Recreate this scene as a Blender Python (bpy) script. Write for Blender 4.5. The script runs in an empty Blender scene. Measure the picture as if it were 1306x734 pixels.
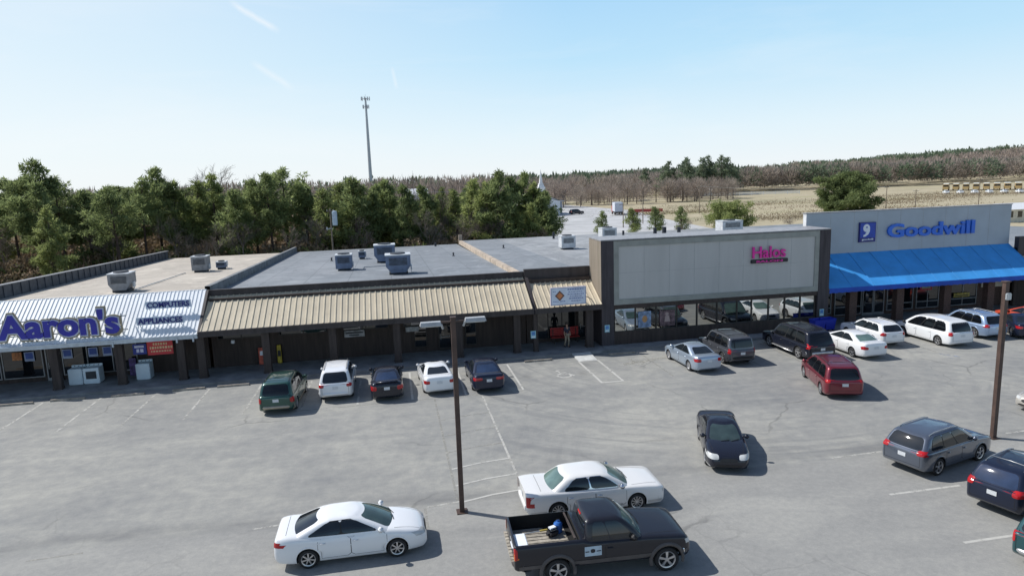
import bpy, bmesh, math, random
import numpy as np
from mathutils import Vector, Matrix
from mathutils.bvhtree import BVHTree
R = math.radians
PI = math.pi
scene = bpy.context.scene
COL = scene.collection

# ------------------------------------------------------------------ materials
MATS = {}
def new_mat(name):
    m = bpy.data.materials.new(name); m.use_nodes = True
    nt = m.node_tree
    for n in list(nt.nodes): nt.nodes.remove(n)
    out = nt.nodes.new('ShaderNodeOutputMaterial')
    b = nt.nodes.new('ShaderNodeBsdfPrincipled')
    nt.links.new(b.outputs[0], out.inputs[0])
    MATS[name] = m
    return m, nt, b, out
def N(nt, typ, **kw):
    n = nt.nodes.new(typ)
    for k, v in kw.items():
        if k in ('operation','blend_type','data_type','noise_dimensions','feature','wave_type','bands_direction','mode','distance','interpolation_type'): setattr(n, k, v)
        else: n.inputs[k].default_value = v
    return n
def ramp(nt, fac, stops):
    r = nt.nodes.new('ShaderNodeValToRGB')
    el = r.color_ramp.elements
    while len(el) < len(stops): el.new(0.5)
    for e, (p, c) in zip(el, stops):
        e.position = p; e.color = (c[0], c[1], c[2], 1) if len(c) == 3 else c
    nt.links.new(fac, r.inputs[0])
    return r.outputs[0]
def g3(v): return (v, v, v)
def mixc(nt, fac, a, b, blend='MIX'):
    n = nt.nodes.new('ShaderNodeMix'); n.data_type = 'RGBA'; n.blend_type = blend
    for sock, v in ((n.inputs[0], fac), (n.inputs[6], a), (n.inputs[7], b)):
        if hasattr(v, 'is_output'): nt.links.new(v, sock)
        elif isinstance(v, (int, float)): sock.default_value = v if sock.type == 'VALUE' else (v, v, v, 1)
        else: sock.default_value = (v[0], v[1], v[2], 1)
    return n.outputs[2]
def pos(nt):
    return nt.nodes.new('ShaderNodeNewGeometry').outputs['Position']
def objc(nt):
    return nt.nodes.new('ShaderNodeTexCoord').outputs['Object']
def noise(nt, vec, scale, detail=4, rough=.55, dist=0.0):
    n = N(nt, 'ShaderNodeTexNoise', Scale=scale, Detail=detail, Roughness=rough, Distortion=dist)
    if vec is not None: nt.links.new(vec, n.inputs['Vector'])
    return n.outputs['Fac']
def mapping(nt, vec, scale=(1,1,1), rot=(0,0,0), loc=(0,0,0)):
    n = nt.nodes.new('ShaderNodeMapping'); nt.links.new(vec, n.inputs[0])
    n.inputs['Scale'].default_value = scale; n.inputs['Rotation'].default_value = rot; n.inputs['Location'].default_value = loc
    return n.outputs[0]
def math_(nt, op, a, b=None, clamp=False):
    n = nt.nodes.new('ShaderNodeMath'); n.operation = op; n.use_clamp = clamp
    for i, v in enumerate((a, b)):
        if v is None: continue
        if hasattr(v, 'is_output'): nt.links.new(v, n.inputs[i])
        else: n.inputs[i].default_value = v
    return n.outputs[0]
def bump(nt, b, h, strength=.3, dist=.02):
    n = nt.nodes.new('ShaderNodeBump'); n.inputs['Strength'].default_value = strength; n.inputs['Distance'].default_value = dist
    nt.links.new(h, n.inputs['Height']); nt.links.new(n.outputs[0], b.inputs['Normal'])

def simple(name, col, rough=.6, metal=0, var=.12, scale=3.0, spec=.5, coat=0, streak=False):
    """principled surface whose colour varies by soft noise (grime, weathering)"""
    if name in MATS: return MATS[name]
    m, nt, b, out = new_mat(name)
    v = pos(nt)
    if streak: v = mapping(nt, v, (1, 1, .12))
    f = noise(nt, v, scale, 5, .6)
    lo = tuple(max(0, c*(1-var*1.3)) for c in col); hi = tuple(min(1, c*(1+var)) for c in col)
    c = ramp(nt, f, [(.3, lo), (.7, hi)])
    nt.links.new(c, b.inputs['Base Color'])
    b.inputs['Roughness'].default_value = rough; b.inputs['Metallic'].default_value = metal
    b.inputs['Specular IOR Level'].default_value = spec; b.inputs['Coat Weight'].default_value = coat
    b.inputs['Coat Roughness'].default_value = .05
    return m
def paint(name, col, metal=.0, rough=.35, coat=1.0, dust=.06):
    if name in MATS: return MATS[name]
    m, nt, b, out = new_mat(name)
    o = objc(nt)
    f = noise(nt, o, 1.7, 5, .6)
    sep = nt.nodes.new('ShaderNodeSeparateXYZ'); nt.links.new(o, sep.inputs[0])
    low = ramp(nt, sep.outputs[2], [(.15, g3(1)), (.6, g3(0))])
    d = math_(nt, 'MULTIPLY', math_(nt, 'ADD', low, .25), f)
    d = math_(nt, 'MULTIPLY', d, dust*4 if max(col) > .1 else dust*2, True)
    c = mixc(nt, d, col, tuple(min(.3, .10+x*.5) for x in col))
    nt.links.new(c, b.inputs['Base Color'])
    r = math_(nt, 'ADD', math_(nt, 'MULTIPLY', f, .12), rough-.05)
    nt.links.new(r, b.inputs['Roughness'])
    b.inputs['Metallic'].default_value = metal
    b.inputs['Coat Weight'].default_value = coat if max(col) > .06 else coat*.55; b.inputs['Coat Roughness'].default_value = .05
    if max(col) <= .06: b.inputs['Specular IOR Level'].default_value = .3
    return m
def gloss(name, col, rough=.05, spec=.6, metal=0):
    if name in MATS: return MATS[name]
    m, nt, b, out = new_mat(name)
    f = noise(nt, objc(nt), 2.3, 3, .5)
    c = ramp(nt, f, [(.3, tuple(x*.75 for x in col)), (.75, tuple(min(1, x*1.25) for x in col))])
    nt.links.new(c, b.inputs['Base Color'])
    b.inputs['Roughness'].default_value = rough; b.inputs['Specular IOR Level'].default_value = spec
    b.inputs['Metallic'].default_value = metal
    return m

# ------------------------------------------------------------------ objects
def children(o): return [c for c in bpy.data.objects if c.parent == o]
def tag(o, label=None, cat=None, group=None, kind=None):
    if label: o['label'] = label
    if cat: o['category'] = cat
    if group: o['group'] = group
    if kind: o['kind'] = kind
    return o
def thing(name, label, cat, loc=(0,0,0), rz=0, group=None):
    o = bpy.data.objects.new(name, None); COL.objects.link(o)
    o.location = loc; o.rotation_euler = (0, 0, rz); o.empty_display_size = .2
    return tag(o, label, cat, group)
def copy_tree(o, kids, parent=None):
    c = o.copy(); COL.objects.link(c)
    if parent is not None: c.parent = parent
    for ch in kids.get(o.name, ()): copy_tree(ch, kids, c)
    return c
def kid_map():
    k = {}
    for o in bpy.data.objects:
        if o.parent: k.setdefault(o.parent.name, []).append(o)
    return k

class MB:
    """collects geometry with material slots, then links it as ONE mesh object"""
    def __init__(s): s.v = []; s.f = []; s.m = []; s.cm = 0
    def add(s, vs, fs, m=None):
        n = len(s.v); s.v.extend([tuple(p) for p in vs])
        for f in fs:
            s.f.append([i+n for i in f]); s.m.append(s.cm if m is None else m)
        return s
    def box(s, x0, x1, y0, y1, z0, z1, m=None):
        vs = [(x0,y0,z0),(x1,y0,z0),(x1,y1,z0),(x0,y1,z0),(x0,y0,z1),(x1,y0,z1),(x1,y1,z1),(x0,y1,z1)]
        return s.add(vs, [(0,3,2,1),(4,5,6,7),(0,1,5,4),(1,2,6,5),(2,3,7,6),(3,0,4,7)], m)
    def bbox(s, x0, x1, y0, y1, z0, z1, b=.02, m=None):
        """box with chamfered edges"""
        bm = bmesh.new(); r = bmesh.ops.create_cube(bm, size=1)
        for v in bm.verts:
            v.co = ((x0+x1)/2 + v.co.x*(x1-x0), (y0+y1)/2 + v.co.y*(y1-y0), (z0+z1)/2 + v.co.z*(z1-z0))
        bmesh.ops.bevel(bm, geom=bm.edges[:], offset=b, segments=2, affect='EDGES')
        bm.verts.index_update()
        s.add([v.co[:] for v in bm.verts], [[v.index for v in f.verts] for f in bm.faces], m); bm.free(); return s
    def quad(s, a, b, c, d, m=None): return s.add([a,b,c,d], [(0,1,2,3)], m)
    def grid(s, P, m=None, closed=False):
        """P[i][j] points"""
        ni, nj = len(P), len(P[0])
        vs = [p for row in P for p in row]; fs = []
        for i in range(ni-1):
            for j in range(nj-1 if not closed else nj):
                k = (j+1) % nj
                fs.append((i*nj+j, i*nj+k, (i+1)*nj+k, (i+1)*nj+j))
        return s.add(vs, fs, m)
    def bar(s, p, q, w, h=None, m=None, up=(0,0,1)):
        h = h or w; p, q = Vector(p), Vector(q); d = (q-p).normalized(); u = Vector(up)
        if abs(d.dot(u)) > .95: u = Vector((1,0,0))
        a = d.cross(u).normalized()*w/2; b = a.cross(d).normalized()*h/2
        vs = [p-a-b, p+a-b, p+a+b, p-a+b, q-a-b, q+a-b, q+a+b, q-a+b]
        return s.add(vs, [(0,3,2,1),(4,5,6,7),(0,1,5,4),(1,2,6,5),(2,3,7,6),(3,0,4,7)], m)
    def tube(s, pts, rad, n=8, m=None, cap=True):
        pts = [Vector(p) for p in pts]
        rs = rad if hasattr(rad, '__len__') else [rad]*len(pts)
        rings = []
        for i, p in enumerate(pts):
            d = (pts[min(i+1, len(pts)-1)] - pts[max(i-1, 0)]).normalized()
            u = Vector((0,0,1)) if abs(d.z) < .9 else Vector((1,0,0))
            a = d.cross(u).normalized(); b = a.cross(d)
            rings.append([p + (a*math.cos(t)+b*math.sin(t))*rs[i] for t in [2*PI*k/n for k in range(n)]])
        base = len(s.v)
        s.grid(rings, m, closed=True)
        if cap:
            s.f.append([base+k for k in range(n)]); s.m.append(s.cm if m is None else m)
            e = base+(len(pts)-1)*n
            s.f.append([e+n-1-k for k in range(n)]); s.m.append(s.cm if m is None else m)
        return s
    def lathe(s, prof, c, axis='Z', n=20, m=None, a0=0, a1=2*PI):
        rings = []
        for i in range(n+1):
            t = a0+(a1-a0)*i/n; row = []
            for r, h in prof:
                x, y = r*math.cos(t), r*math.sin(t)
                row.append({'Z': (c[0]+x, c[1]+y, c[2]+h), 'Y': (c[0]+x, c[1]+h, c[2]+y), 'X': (c[0]+h, c[1]+x, c[2]+y)}[axis])
            rings.append(row)
        return s.grid(rings, m)
    def prism(s, poly, y0, y1, axis='Y', m=None):
        """polygon (a,b) extruded along an axis"""
        n = len(poly)
        def P(a, b, t): return {'Y': (a, t, b), 'X': (t, a, b), 'Z': (a, b, t)}[axis]
        vs = [P(a, b, y0) for a, b in poly]+[P(a, b, y1) for a, b in poly]
        fs = [list(range(n)), list(range(2*n-1, n-1, -1))]+[(i, n+i, n+(i+1) % n, (i+1) % n) for i in range(n)]
        return s.add(vs, fs, m)
    def xf(s, M):
        s.v = [tuple(M @ Vector(p)) for p in s.v]; return s
    def build(s, name, mats, parent=None, smooth=False, angle=None, fix=False):
        me = bpy.data.meshes.new(name); me.from_pydata(s.v, [], s.f)
        mats = mats if isinstance(mats, (list, tuple)) else [mats]
        for m in mats: me.materials.append(m)
        if len(mats) > 1: me.polygons.foreach_set('material_index', s.m)
        me.update()
        if fix:
            bm = bmesh.new(); bm.from_mesh(me); bmesh.ops.remove_doubles(bm, verts=bm.verts, dist=1e-5)
            bmesh.ops.recalc_face_normals(bm, faces=bm.faces); bm.to_mesh(me); bm.free()
        if smooth or angle:
            me.polygons.foreach_set('use_smooth', [True]*len(me.polygons))
            if angle: me.set_sharp_from_angle(angle=R(angle))
        o = bpy.data.objects.new(name, me); COL.objects.link(o)
        if parent is not None: o.parent = parent
        return o
def struct(o): o['kind'] = 'structure'; return o
# ------------------------------------------------------------------ vehicles
M_glass = gloss('tinted_glass', (.012,.016,.020), .04, .7)
M_wind = gloss('windscreen_glass', (.045,.075,.07), .04, .8)
M_priv = gloss('privacy_glass', (.006,.007,.009), .05, .6)
M_rub = simple('tyre_rubber', (.018,.018,.019), .85, var=.3)
M_blk = simple('black_plastic', (.012,.012,.013), .55, var=.3)
M_well = simple('wheel_well', (.006,.006,.006), .9)
M_rim = simple('rim_alloy', (.55,.55,.56), .3, .8, var=.1)
M_rimd = simple('rim_dark', (.10,.10,.105), .35, .7, var=.1)
M_chr = simple('chrome', (.75,.75,.76), .12, 1.0, var=.05)
M_red = gloss('red_lens', (.42,.012,.015), .12, .6)
M_clear = gloss('headlamp_lens', (.55,.56,.55), .08, .8)
M_amber = gloss('amber_lens', (.65,.16,.01), .15, .6)
M_plate = simple('licence_plate_white', (.62,.64,.66), .5, var=.2, scale=30)
M_gap = simple('panel_gap', (.008,.008,.009), .8)
M_seat = simple('bed_liner', (.33,.30,.25), .85, var=.35, scale=5)

def interp(prof, x, smooth=True):
    if x <= prof[0][0]: return prof[0][1]
    for (a, va), (b, vb) in zip(prof, prof[1:]):
        if x <= b:
            t = (x-a)/(b-a) if b > a else 0
            return va+(vb-va)*t
    return prof[-1][1]
SEC = [(0,0),(.55,0),(.84,0),(.93,.035),(.972,.12),(.99,.27),(1.0,.45),(1.0,.60),(.988,.73),(.965,.84),(.925,.925),(.86,.975),(.75,1.0),(.5,1.012),(.25,1.018),(0,1.02)]
SECB = [(0,0),(.55,0),(.88,0),(.955,.03),(.985,.10),(.995,.27),(1.0,.45),(1.0,.60),(.995,.75),(.985,.87),(.96,.945),(.91,.982),(.80,1.0),(.5,1.008),(.25,1.012),(0,1.014)]
def make_body(sp):
    L, W = sp['L'], sp['W']/2
    sec = SECB if sp.get('boxy') else SEC
    rf, rr = sp.get('nose', .55), sp.get('tail', .4)     # length over which plan narrows
    nf, nr = sp.get('nosew', .74), sp.get('tailw', .80)  # half width factor at the very end
    xs = set()
    n = 34
    for i in range(n+1): xs.add(round(-L/2+L*i/n, 4))
    for d in (0, .015, .04, .08, .13, .2): xs.add(round(L/2-d, 4)); xs.add(round(-L/2+d, 4))
    xs = sorted(xs)
    def width(x):
        w = 1.0
        df, dr = (L/2-x)/rf, (x+L/2)/rr
        if df < 1: w = min(w, nf+(1-nf)*math.sqrt(max(0, 1-(1-df)**2.0)))
        if dr < 1: w = min(w, nr+(1-nr)*math.sqrt(max(0, 1-(1-dr)**2.0)))
        return w*W
    rows = []
    for x in xs:
        zb, zt, w = interp(sp['bot'], x), interp(sp['top'], x), width(x)
        half = [(w*a, zb+(zt-zb)*b) for a, b in sec]
        ring = [(x, -y, z) for y, z in half]+[(x, y, z) for y, z in reversed(half[1:-1])]
        rows.append(ring)
    mb = MB(); mb.grid(rows, 0, closed=True)
    k = len(rows[0]); mb.f.append(list(range(k))); mb.m.append(0)
    e = (len(rows)-1)*k; mb.f.append([e+k-1-i for i in range(k)]); mb.m.append(0)
    return mb, width
def gh_fn(sp):
    """greenhouse surface: gh(seg,u,t)"""
    G = sp['gh']; W = sp['W']/2
    xf0, xf1, xr0, xr1 = G['xf0'], G['xf1'], G['xr0'], G['xr1']
    w0, w1 = G['w0']*W, G['w1']*W
    zb = G['zb']; z1 = G['z1']
    bf, br = G.get('bf', .16), G.get('br', .08); rc = G.get('rc', .16)
    def P(seg, u, t):
        # t 0..1 belt -> roof edge, rounded over at the top
        e = t
        ins = 0 if t < .86 else ((t-.86)/.14)**2*.045
        xf = xf0+(xf1-xf0)*e - ins*1.2; xr = xr0+(xr1-xr0)*e + ins*1.2
        cur = math.sin(PI*min(1, t))*.03
        xf += cur*1.5*(1 if xf0-xf1 > .2 else .3); xr -= cur*(1.0 if xr1-xr0 > .2 else .3)
        w = w0+(w1-w0)*e + cur*.6 - ins
        rcx, rcy = rc*1.5, rc*(1-.25*t)
        def Z(x):
            zbelt = interp(zb, x); return zbelt+(interp(z1, x)-zbelt)*t
        if seg == 'front':
            y = u*(w-rcy); x = xf-bf*(u*u)*.9
        elif seg == 'rear':
            y = -u*(w-rcy); x = xr+br*(u*u)
        elif seg in ('left', 'right'):
            x = (xf-bf*.9-rcx)+((xr+br+rcx)-(xf-bf*.9-rcx))*u
            y = w*(1 if seg == 'left' else -1)
        elif seg[0] == 'c':
            a = u*PI/2
            if seg == 'cfl': cx, cy = xf-bf*.9-rcx, w-rcy; x, y = cx+rcx*math.cos(a), cy+rcy*math.sin(a)
            if seg == 'crl': cx, cy = xr+br+rcx, w-rcy; x, y = cx-rcx*math.sin(a), cy+rcy*math.cos(a)
            if seg == 'crr': cx, cy = xr+br+rcx, -(w-rcy); x, y = cx-rcx*math.cos(a), cy-rcy*math.sin(a)
            if seg == 'cfr': cx, cy = xf-bf*.9-rcx, -(w-rcy); x, y = cx+rcx*math.sin(a), cy-rcy*math.cos(a)
        return Vector((x, y, Z(x)))
    return P
def make_gh(mb, sp, mat=0):
    P = gh_fn(sp); rows = []
    ts = [-.12, 0, .12, .3, .5, .7, .82, .88, .94, 1.0]
    segs = [('front', [-1+2*i/8 for i in range(9)]), ('cfl', [i/4 for i in range(1, 4)]), ('left', [i/16 for i in range(17)]),
            ('crl', [i/4 for i in range(1, 4)]), ('rear', [-1+2*i/8 for i in range(9)]), ('crr', [i/4 for i in range(1, 4)]),
            ('right', [1-i/16 for i in range(17)]), ('cfr', [i/4 for i in range(1, 4)])]
    for t in ts:
        row = []
        for s, us in segs:
            for u in us:
                if s == 'cfl': row.append(P(s, u, t))
                elif s == 'crl': row.append(P(s, 1-u if False else 1-u, t) if False else P('crl', u, t))
                elif s == 'rear': row.append(P(s, u, t))
                elif s == 'crr': row.append(P(s, u, t))
                elif s == 'cfr': row.append(P(s, u, t))
                else: row.append(P(s, u, t))
        rows.append(row)
    top = rows[-1]; c = sum(top, Vector())/len(top); crown = sp['gh'].get('crown', .06)
    for k, h in ((.93, .35), (.8, .62), (.55, .88), (.25, .98)):
        rows.append([Vector((c.x+(p.x-c.x)*k, c.y+(p.y-c.y)*k, p.z+(c.z-p.z)*(1-k)+crown*h)) for p in top])
    b = len(mb.v); mb.grid(rows, mat, closed=True)
    n = len(top); e = b+(len(rows)-1)*n
    mb.f.append([e+i for i in range(n)]); mb.m.append(mat)
    return P
def patch(P, seg, u0, u1, t0, t1, off=.006, nu=8, nt=6, skew=0):
    """glass patch just outside the greenhouse surface with clipped corners"""
    mb = MB(); rows = []
    for i in range(nu+1):
        row = []
        for j in range(nt+1):
            a, b = i/nu, j/nt
            u, t = u0+(u1-u0)*a, t0+(t1-t0)*b
            e = 1e-3
            p = P(seg, u, t)
            du = P(seg, u+e, t)-P(seg, u-e, t); dt = P(seg, u, min(t+e, 1))-P(seg, u, t-e)
            nrm = du.cross(dt).normalized()
            ref = Vector((1 if seg == 'front' else -1 if seg == 'rear' else 0, 1 if seg == 'left' else -1 if seg == 'right' else 0, .2))
            if nrm.dot(ref) < 0: nrm.negate()
            row.append(p+nrm*off)
        rows.append(row)
    c = sum([sum(r, Vector()) for r in rows], Vector())/((nu+1)*(nt+1))
    for i in (0, -1):
        for j in (0, -1): rows[i][j] = rows[i][j].lerp(rows[1 if i == 0 else -2][1 if j == 0 else -2], .35)
    mb.grid(rows)
    return mb
def project(bvh, q, view, off=.006, nu=6, nv=4, clip=True):
    """quad q (4 corners, CCW) in the view plane, dropped onto the body. view: rear/front/left/right/top"""
    rows = []
    D = {'rear': Vector((1,0,0)), 'front': Vector((-1,0,0)), 'left': Vector((0,-1,0)), 'right': Vector((0,1,0)), 'top': Vector((0,0,-1))}[view]
    for i in range(nu+1):
        row = []
        for j in range(nv+1):
            a, b = i/nu, j/nv
            P0 = [(1-a)*(1-b)*q[0][k]+a*(1-b)*q[1][k]+a*b*q[2][k]+(1-a)*b*q[3][k] for k in (0, 1)]
            if view in ('rear', 'front'): o = Vector((0, P0[0], P0[1]))-D*8
            elif view == 'top': o = Vector((P0[0], P0[1], 0))-D*8
            else: o = Vector((P0[0], 0, P0[1]))-D*8
            h = bvh.ray_cast(o, D)
            if h[0] is None: row.append(None)
            else:
                nn = h[1]
                if nn.dot(D) > 0: nn = -nn
                row.append(h[0]+nn*off)
        rows.append(row)
    if clip and nu > 2 and nv > 2:
        for i in (0, -1):
            for j in (0, -1):
                a, b = rows[i][j], rows[1 if i == 0 else -2][1 if j == 0 else -2]
                if a is not None and b is not None: rows[i][j] = a.lerp(b, .5)
    mb = MB(); idx = {}
    for i, r in enumerate(rows):
        for j, p in enumerate(r):
            if p is not None: idx[i, j] = len(mb.v); mb.v.append(tuple(p))
    for i in range(nu):
        for j in range(nv):
            k = [(i, j), (i+1, j), (i+1, j+1), (i, j+1)]
            if all(x in idx for x in k):
                ps = [Vector(mb.v[idx[x]]) for x in k]
                if max((ps[a]-ps[b]).length for a in range(4) for b in range(4)) < .5*max(1, 12/nu):
                    mb.f.append([idx[x] for x in k]); mb.m.append(0)
    # keep the largest connected piece only
    left = set(range(len(mb.f))); by = {}
    for i, f in enumerate(mb.f):
        for v in f: by.setdefault(v, []).append(i)
    best = []
    while left:
        st = [left.pop()]; comp = []
        while st:
            i = st.pop(); comp.append(i)
            for v in mb.f[i]:
                for j in by[v]:
                    if j in left: left.discard(j); st.append(j)
        if len(comp) > len(best): best = comp
    fs = [mb.f[i] for i in best]; used = sorted({v for f in fs for v in f}); mp = {v: i for i, v in enumerate(used)}
    out = MB(); out.v = [mb.v[v] for v in used]; out.f = [[mp[v] for v in f] for f in fs]; out.m = [0]*len(fs)
    return out
def wheel_mesh(r, w, side):
    s = side
    t = MB()
    rr = r*.70
    t.lathe([(rr*.96, -s*.02), (rr*1.0, 0), (rr*1.10, s*.012), (r*.93, s*.004), (r*.985, -s*.025), (r, -s*.06), (r, -s*(w-.06)), (r*.95, -s*w), (rr, -s*w)], (0,0,0), 'Y', 28)
    t.lathe([(0, -s*.075), (rr*.98, -s*.075), (rr*.98, -s*.02)], (0,0,0), 'Y', 28)
    return t
def rim_mesh(r, side, style, seed=0):
    s = side; rr = r*.70; m = MB()
    m.lathe([(rr*.86, -s*.05), (rr*.88, -s*.01), (rr*1.0, s*.002), (rr*1.0, -s*.02)], (0,0,0), 'Y', 28)
    if style == 'steel':
        m.lathe([(0, -s*.015), (rr*.3, -s*.012), (rr*.5, -s*.03), (rr*.7, -s*.02), (rr*.9, -s*.03)], (0,0,0), 'Y', 24)
        return m
    n = {'five': 5, 'seven': 7, 'ten': 10}[style]
    m.lathe([(0, 0.0), (rr*.2, 0), (rr*.26, -s*.03)], (0,0,0), 'Y', 16)
    for k in range(n):
        a = 2*PI*k/n+PI/2
        w0, w1 = (.10, .16) if n == 5 else (.08, .10) if n == 7 else (.05, .07)
        c, d = Vector((math.cos(a), 0, math.sin(a))), Vector((-math.sin(a), 0, math.cos(a)))
        p = [c*rr*.18-d*w0*rr, c*rr*.18+d*w0*rr, c*rr*.92+d*w1*rr, c*rr*.92-d*w1*rr]
        y0 = Vector((0, -s*.008, 0)); y1 = Vector((0, -s*.045, 0))
        m.add([v+y0 for v in p]+[v+y1 for v in p], [(0,1,2,3),(4,7,6,5),(0,4,5,1),(1,5,6,2),(2,6,7,3),(3,7,4,0)])
    return m
def recalc(me):
    bm = bmesh.new(); bm.from_mesh(me); bmesh.ops.recalc_face_normals(bm, faces=bm.faces); bm.to_mesh(me); bm.free()
def make_car(sp, label, cat, loc, heading, group=None):
    root = thing(sp['name'], label, cat, loc, heading, group)
    L, W = sp['L'], sp['W']/2
    pm = sp['paint']; wb = sp['wb']; r = sp['r']; xo = sp.get('axle', 0)
    ax = [xo+wb/2, xo-wb/2]
    mb, width = make_body(sp)
    tmp = mb.build('body', [pm, M_well])
    recalc(tmp.data)
    cut = MB()
    for x in ax:
        for s in (1, -1):
            n = 28; ra = r*sp.get('arch', 1.16); y0, y1 = s*(W-.30), s*(W+.2)
            zc = r+.01
            ringa = [(x+ra*math.cos(2*PI*i/n), y0, zc+ra*math.sin(2*PI*i/n)) for i in range(n)]
            ringb = [(x+ra*math.cos(2*PI*i/n), y1, zc+ra*math.sin(2*PI*i/n)) for i in range(n)]
            cut.add(ringa+ringb, [list(range(n)), list(range(2*n-1, n-1, -1))]+[(i, n+i, n+(i+1) % n, (i+1) % n) for i in range(n)], 1)
    if sp.get('bed'):
        b = sp['bed']; cut.box(b[0], b[1], -b[2], b[2], b[3], b[3]+2, 1)
    co = cut.build('cut', [M_well, M_well]); recalc(co.data)
    md = tmp.modifiers.new('b', 'BOOLEAN'); md.operation = 'DIFFERENCE'; md.solver = 'EXACT'; md.object = co
    try: md.material_mode = 'TRANSFER'
    except Exception: pass
    dg = bpy.context.evaluated_depsgraph_get()
    me = bpy.data.meshes.new_from_object(tmp.evaluated_get(dg))
    tm = tmp.data; bpy.data.objects.remove(tmp); bpy.data.objects.remove(co)
    # merge with greenhouse
    full = MB()
    full.v = [tuple(v.co) for v in me.vertices]
    names = [m.name if m else '' for m in me.materials]
    for p in me.polygons:
        full.f.append(list(p.vertices)); full.m.append(1 if (p.material_index < len(names) and names[p.material_index] == M_well.name) else 0)
    P = make_gh(full, sp, 0)
    body = full.build('body', [pm, M_well], root)
    recalc(body.data)
    body.data.polygons.foreach_set('use_smooth', [True]*len(body.data.polygons))
    body.data.set_sharp_from_angle(angle=R(38))
    bmx = bmesh.new(); bmx.from_mesh(body.data); bvh = BVHTree.FromBMesh(bmx); bmx.free()
    def dec(name, q, view, mat, off=.006, nu=6, nv=4, parent=root, clip=True, lab=None):
        m = project(bvh, q, view, off, nu, nv, clip)
        if not m.f: return None
        o = m.build(name, mat, parent, smooth=True)
        if lab: o['label'] = lab
        return o
    # glass
    gt = sp.get('gt', (.07, .91))
    ws = sp.get('windmat', M_wind); sg = sp.get('sideglass', M_glass); rg = sp.get('rearglass', sg)
    patch(P, 'front', -1.02, 1.02, gt[0]-.06, gt[1]+.03, nu=12).build('windshield', ws, root, smooth=True)
    ru = sp.get('rearu', .96); rt = sp.get('reart', (gt[0]-.02, gt[1]+.02))
    patch(P, 'rear', -ru, ru, rt[0], rt[1], nu=12).build('rear_window', rg, root, smooth=True)
    for seg in ('left', 'right'):
        if sp.get('dlo', M_blk):   # dark pillar strip behind side glass
            patch(P, seg, sp['side'][0][0]-.01, sp['side'][-1][1]+.01, gt[0]-.03, gt[1]+.03, off=.003, nu=20).build('window_frame', sp.get('dlo', M_blk), root, smooth=True)
        for (u0, u1) in sp['side']:
            patch(P, seg, u0, u1, gt[0], gt[1], nu=8).build('side_window', sg, root, smooth=True)
    # doors: a panel patch in the paint over a dark gap
    zl = sp.get('sill', .30)
    for view in ('left', 'right'):
        for (x0, x1) in sp['doors']:
            zt = interp(sp['gh']['zb'], (x0+x1)/2)-.05
            g = .012
            gp = dec('door', [(x0, zl), (x1, zl), (x1, zt), (x0, zt)], view, M_gap, .0015, 10, 8)
            if gp:
                dec('door_panel', [(x0+g, zl+g), (x1-g, zl+g), (x1-g, zt), (x0+g, zt)], view, pm, .004, 10, 8, parent=gp)
                s = 1 if view == 'left' else -1
                h = bvh.ray_cast(Vector((x0+.14, s*5, zt-.13)), Vector((0, -s, 0)))
                if h[0]:
                    y = h[0].y; hb = MB(); hb.bbox(x0+.06, x0+.24, min(y, y+s*.035), max(y, y+s*.035), zt-.15, zt-.115, .01)
                    hb.build('door_handle', sp.get('handlemat', pm), gp, smooth=True)
        if sp.get('band'):
            z0, z1, bm_ = sp['band']
            for (x0, x1) in ((-L/2+.12, ax[1]-r*1.12), (ax[1]+r*1.12, ax[0]-r*1.12), (ax[0]+r*1.12, L/2-.12)):
                if x1-x0 > .1: dec('lower_trim', [(x0, z0), (x1, z0), (x1, z1), (x0, z1)], view, bm_, .009, 12, 4, clip=False)
    # wheel arch lips
    for i, x in enumerate(ax):
        for s in (1, -1):
            ra = r*sp.get('arch', 1.16); wl = .045 if not sp.get('flare') else .10
            rows = []
            for k in range(19):
                a = R(-14+208*k/18)
                row = []
                for dr, up in ((-.01, .0), (0, .012 if not sp.get('flare') else .045), (wl*.6, .014 if not sp.get('flare') else .05), (wl, .002)):
                    px, pz = x+(ra+dr)*math.cos(a), r+.01+(ra+dr)*math.sin(a)
                    h = bvh.ray_cast(Vector((px, s*5, pz)), Vector((0, -s, 0)))
                    y = h[0].y if (h[0] is not None and abs(h[0].y) > W-.26) else s*width(px)*.985
                    row.append((px, y+s*up, pz))
                rows.append(row)
            m = MB(); m.grid(rows); m.build('wheel_arch', sp.get('flare') or pm, root, smooth=True)
    # bumpers / lower valance
    for view, e in (('rear', -1), ('front', 1)):
        key = 'rbump' if view == 'rear' else 'fbump'
        if sp.get(key):
            z0, z1, bm_ = sp[key]
            ww = W*1.0
            m = MB(); rows = []
            for k in range(17):
                y = -ww+2*ww*k/16; fy = abs(y)/ww
                xx = e*(L/2+.045)-e*(max(0, fy-.55)/.45)**2.2*.30
                rows.append([(xx-e*.25, y, z0+.02), (xx-e*.03, y, z0), (xx, y, z0+.05), (xx+e*.005, y, (z0+z1)/2), (xx-e*.005, y, z1-.03), (xx-e*.05, y, z1), (xx-e*.2, y, z1+.005)])
            m.grid(rows); m.build('bumper', bm_, root, smooth=True)
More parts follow.
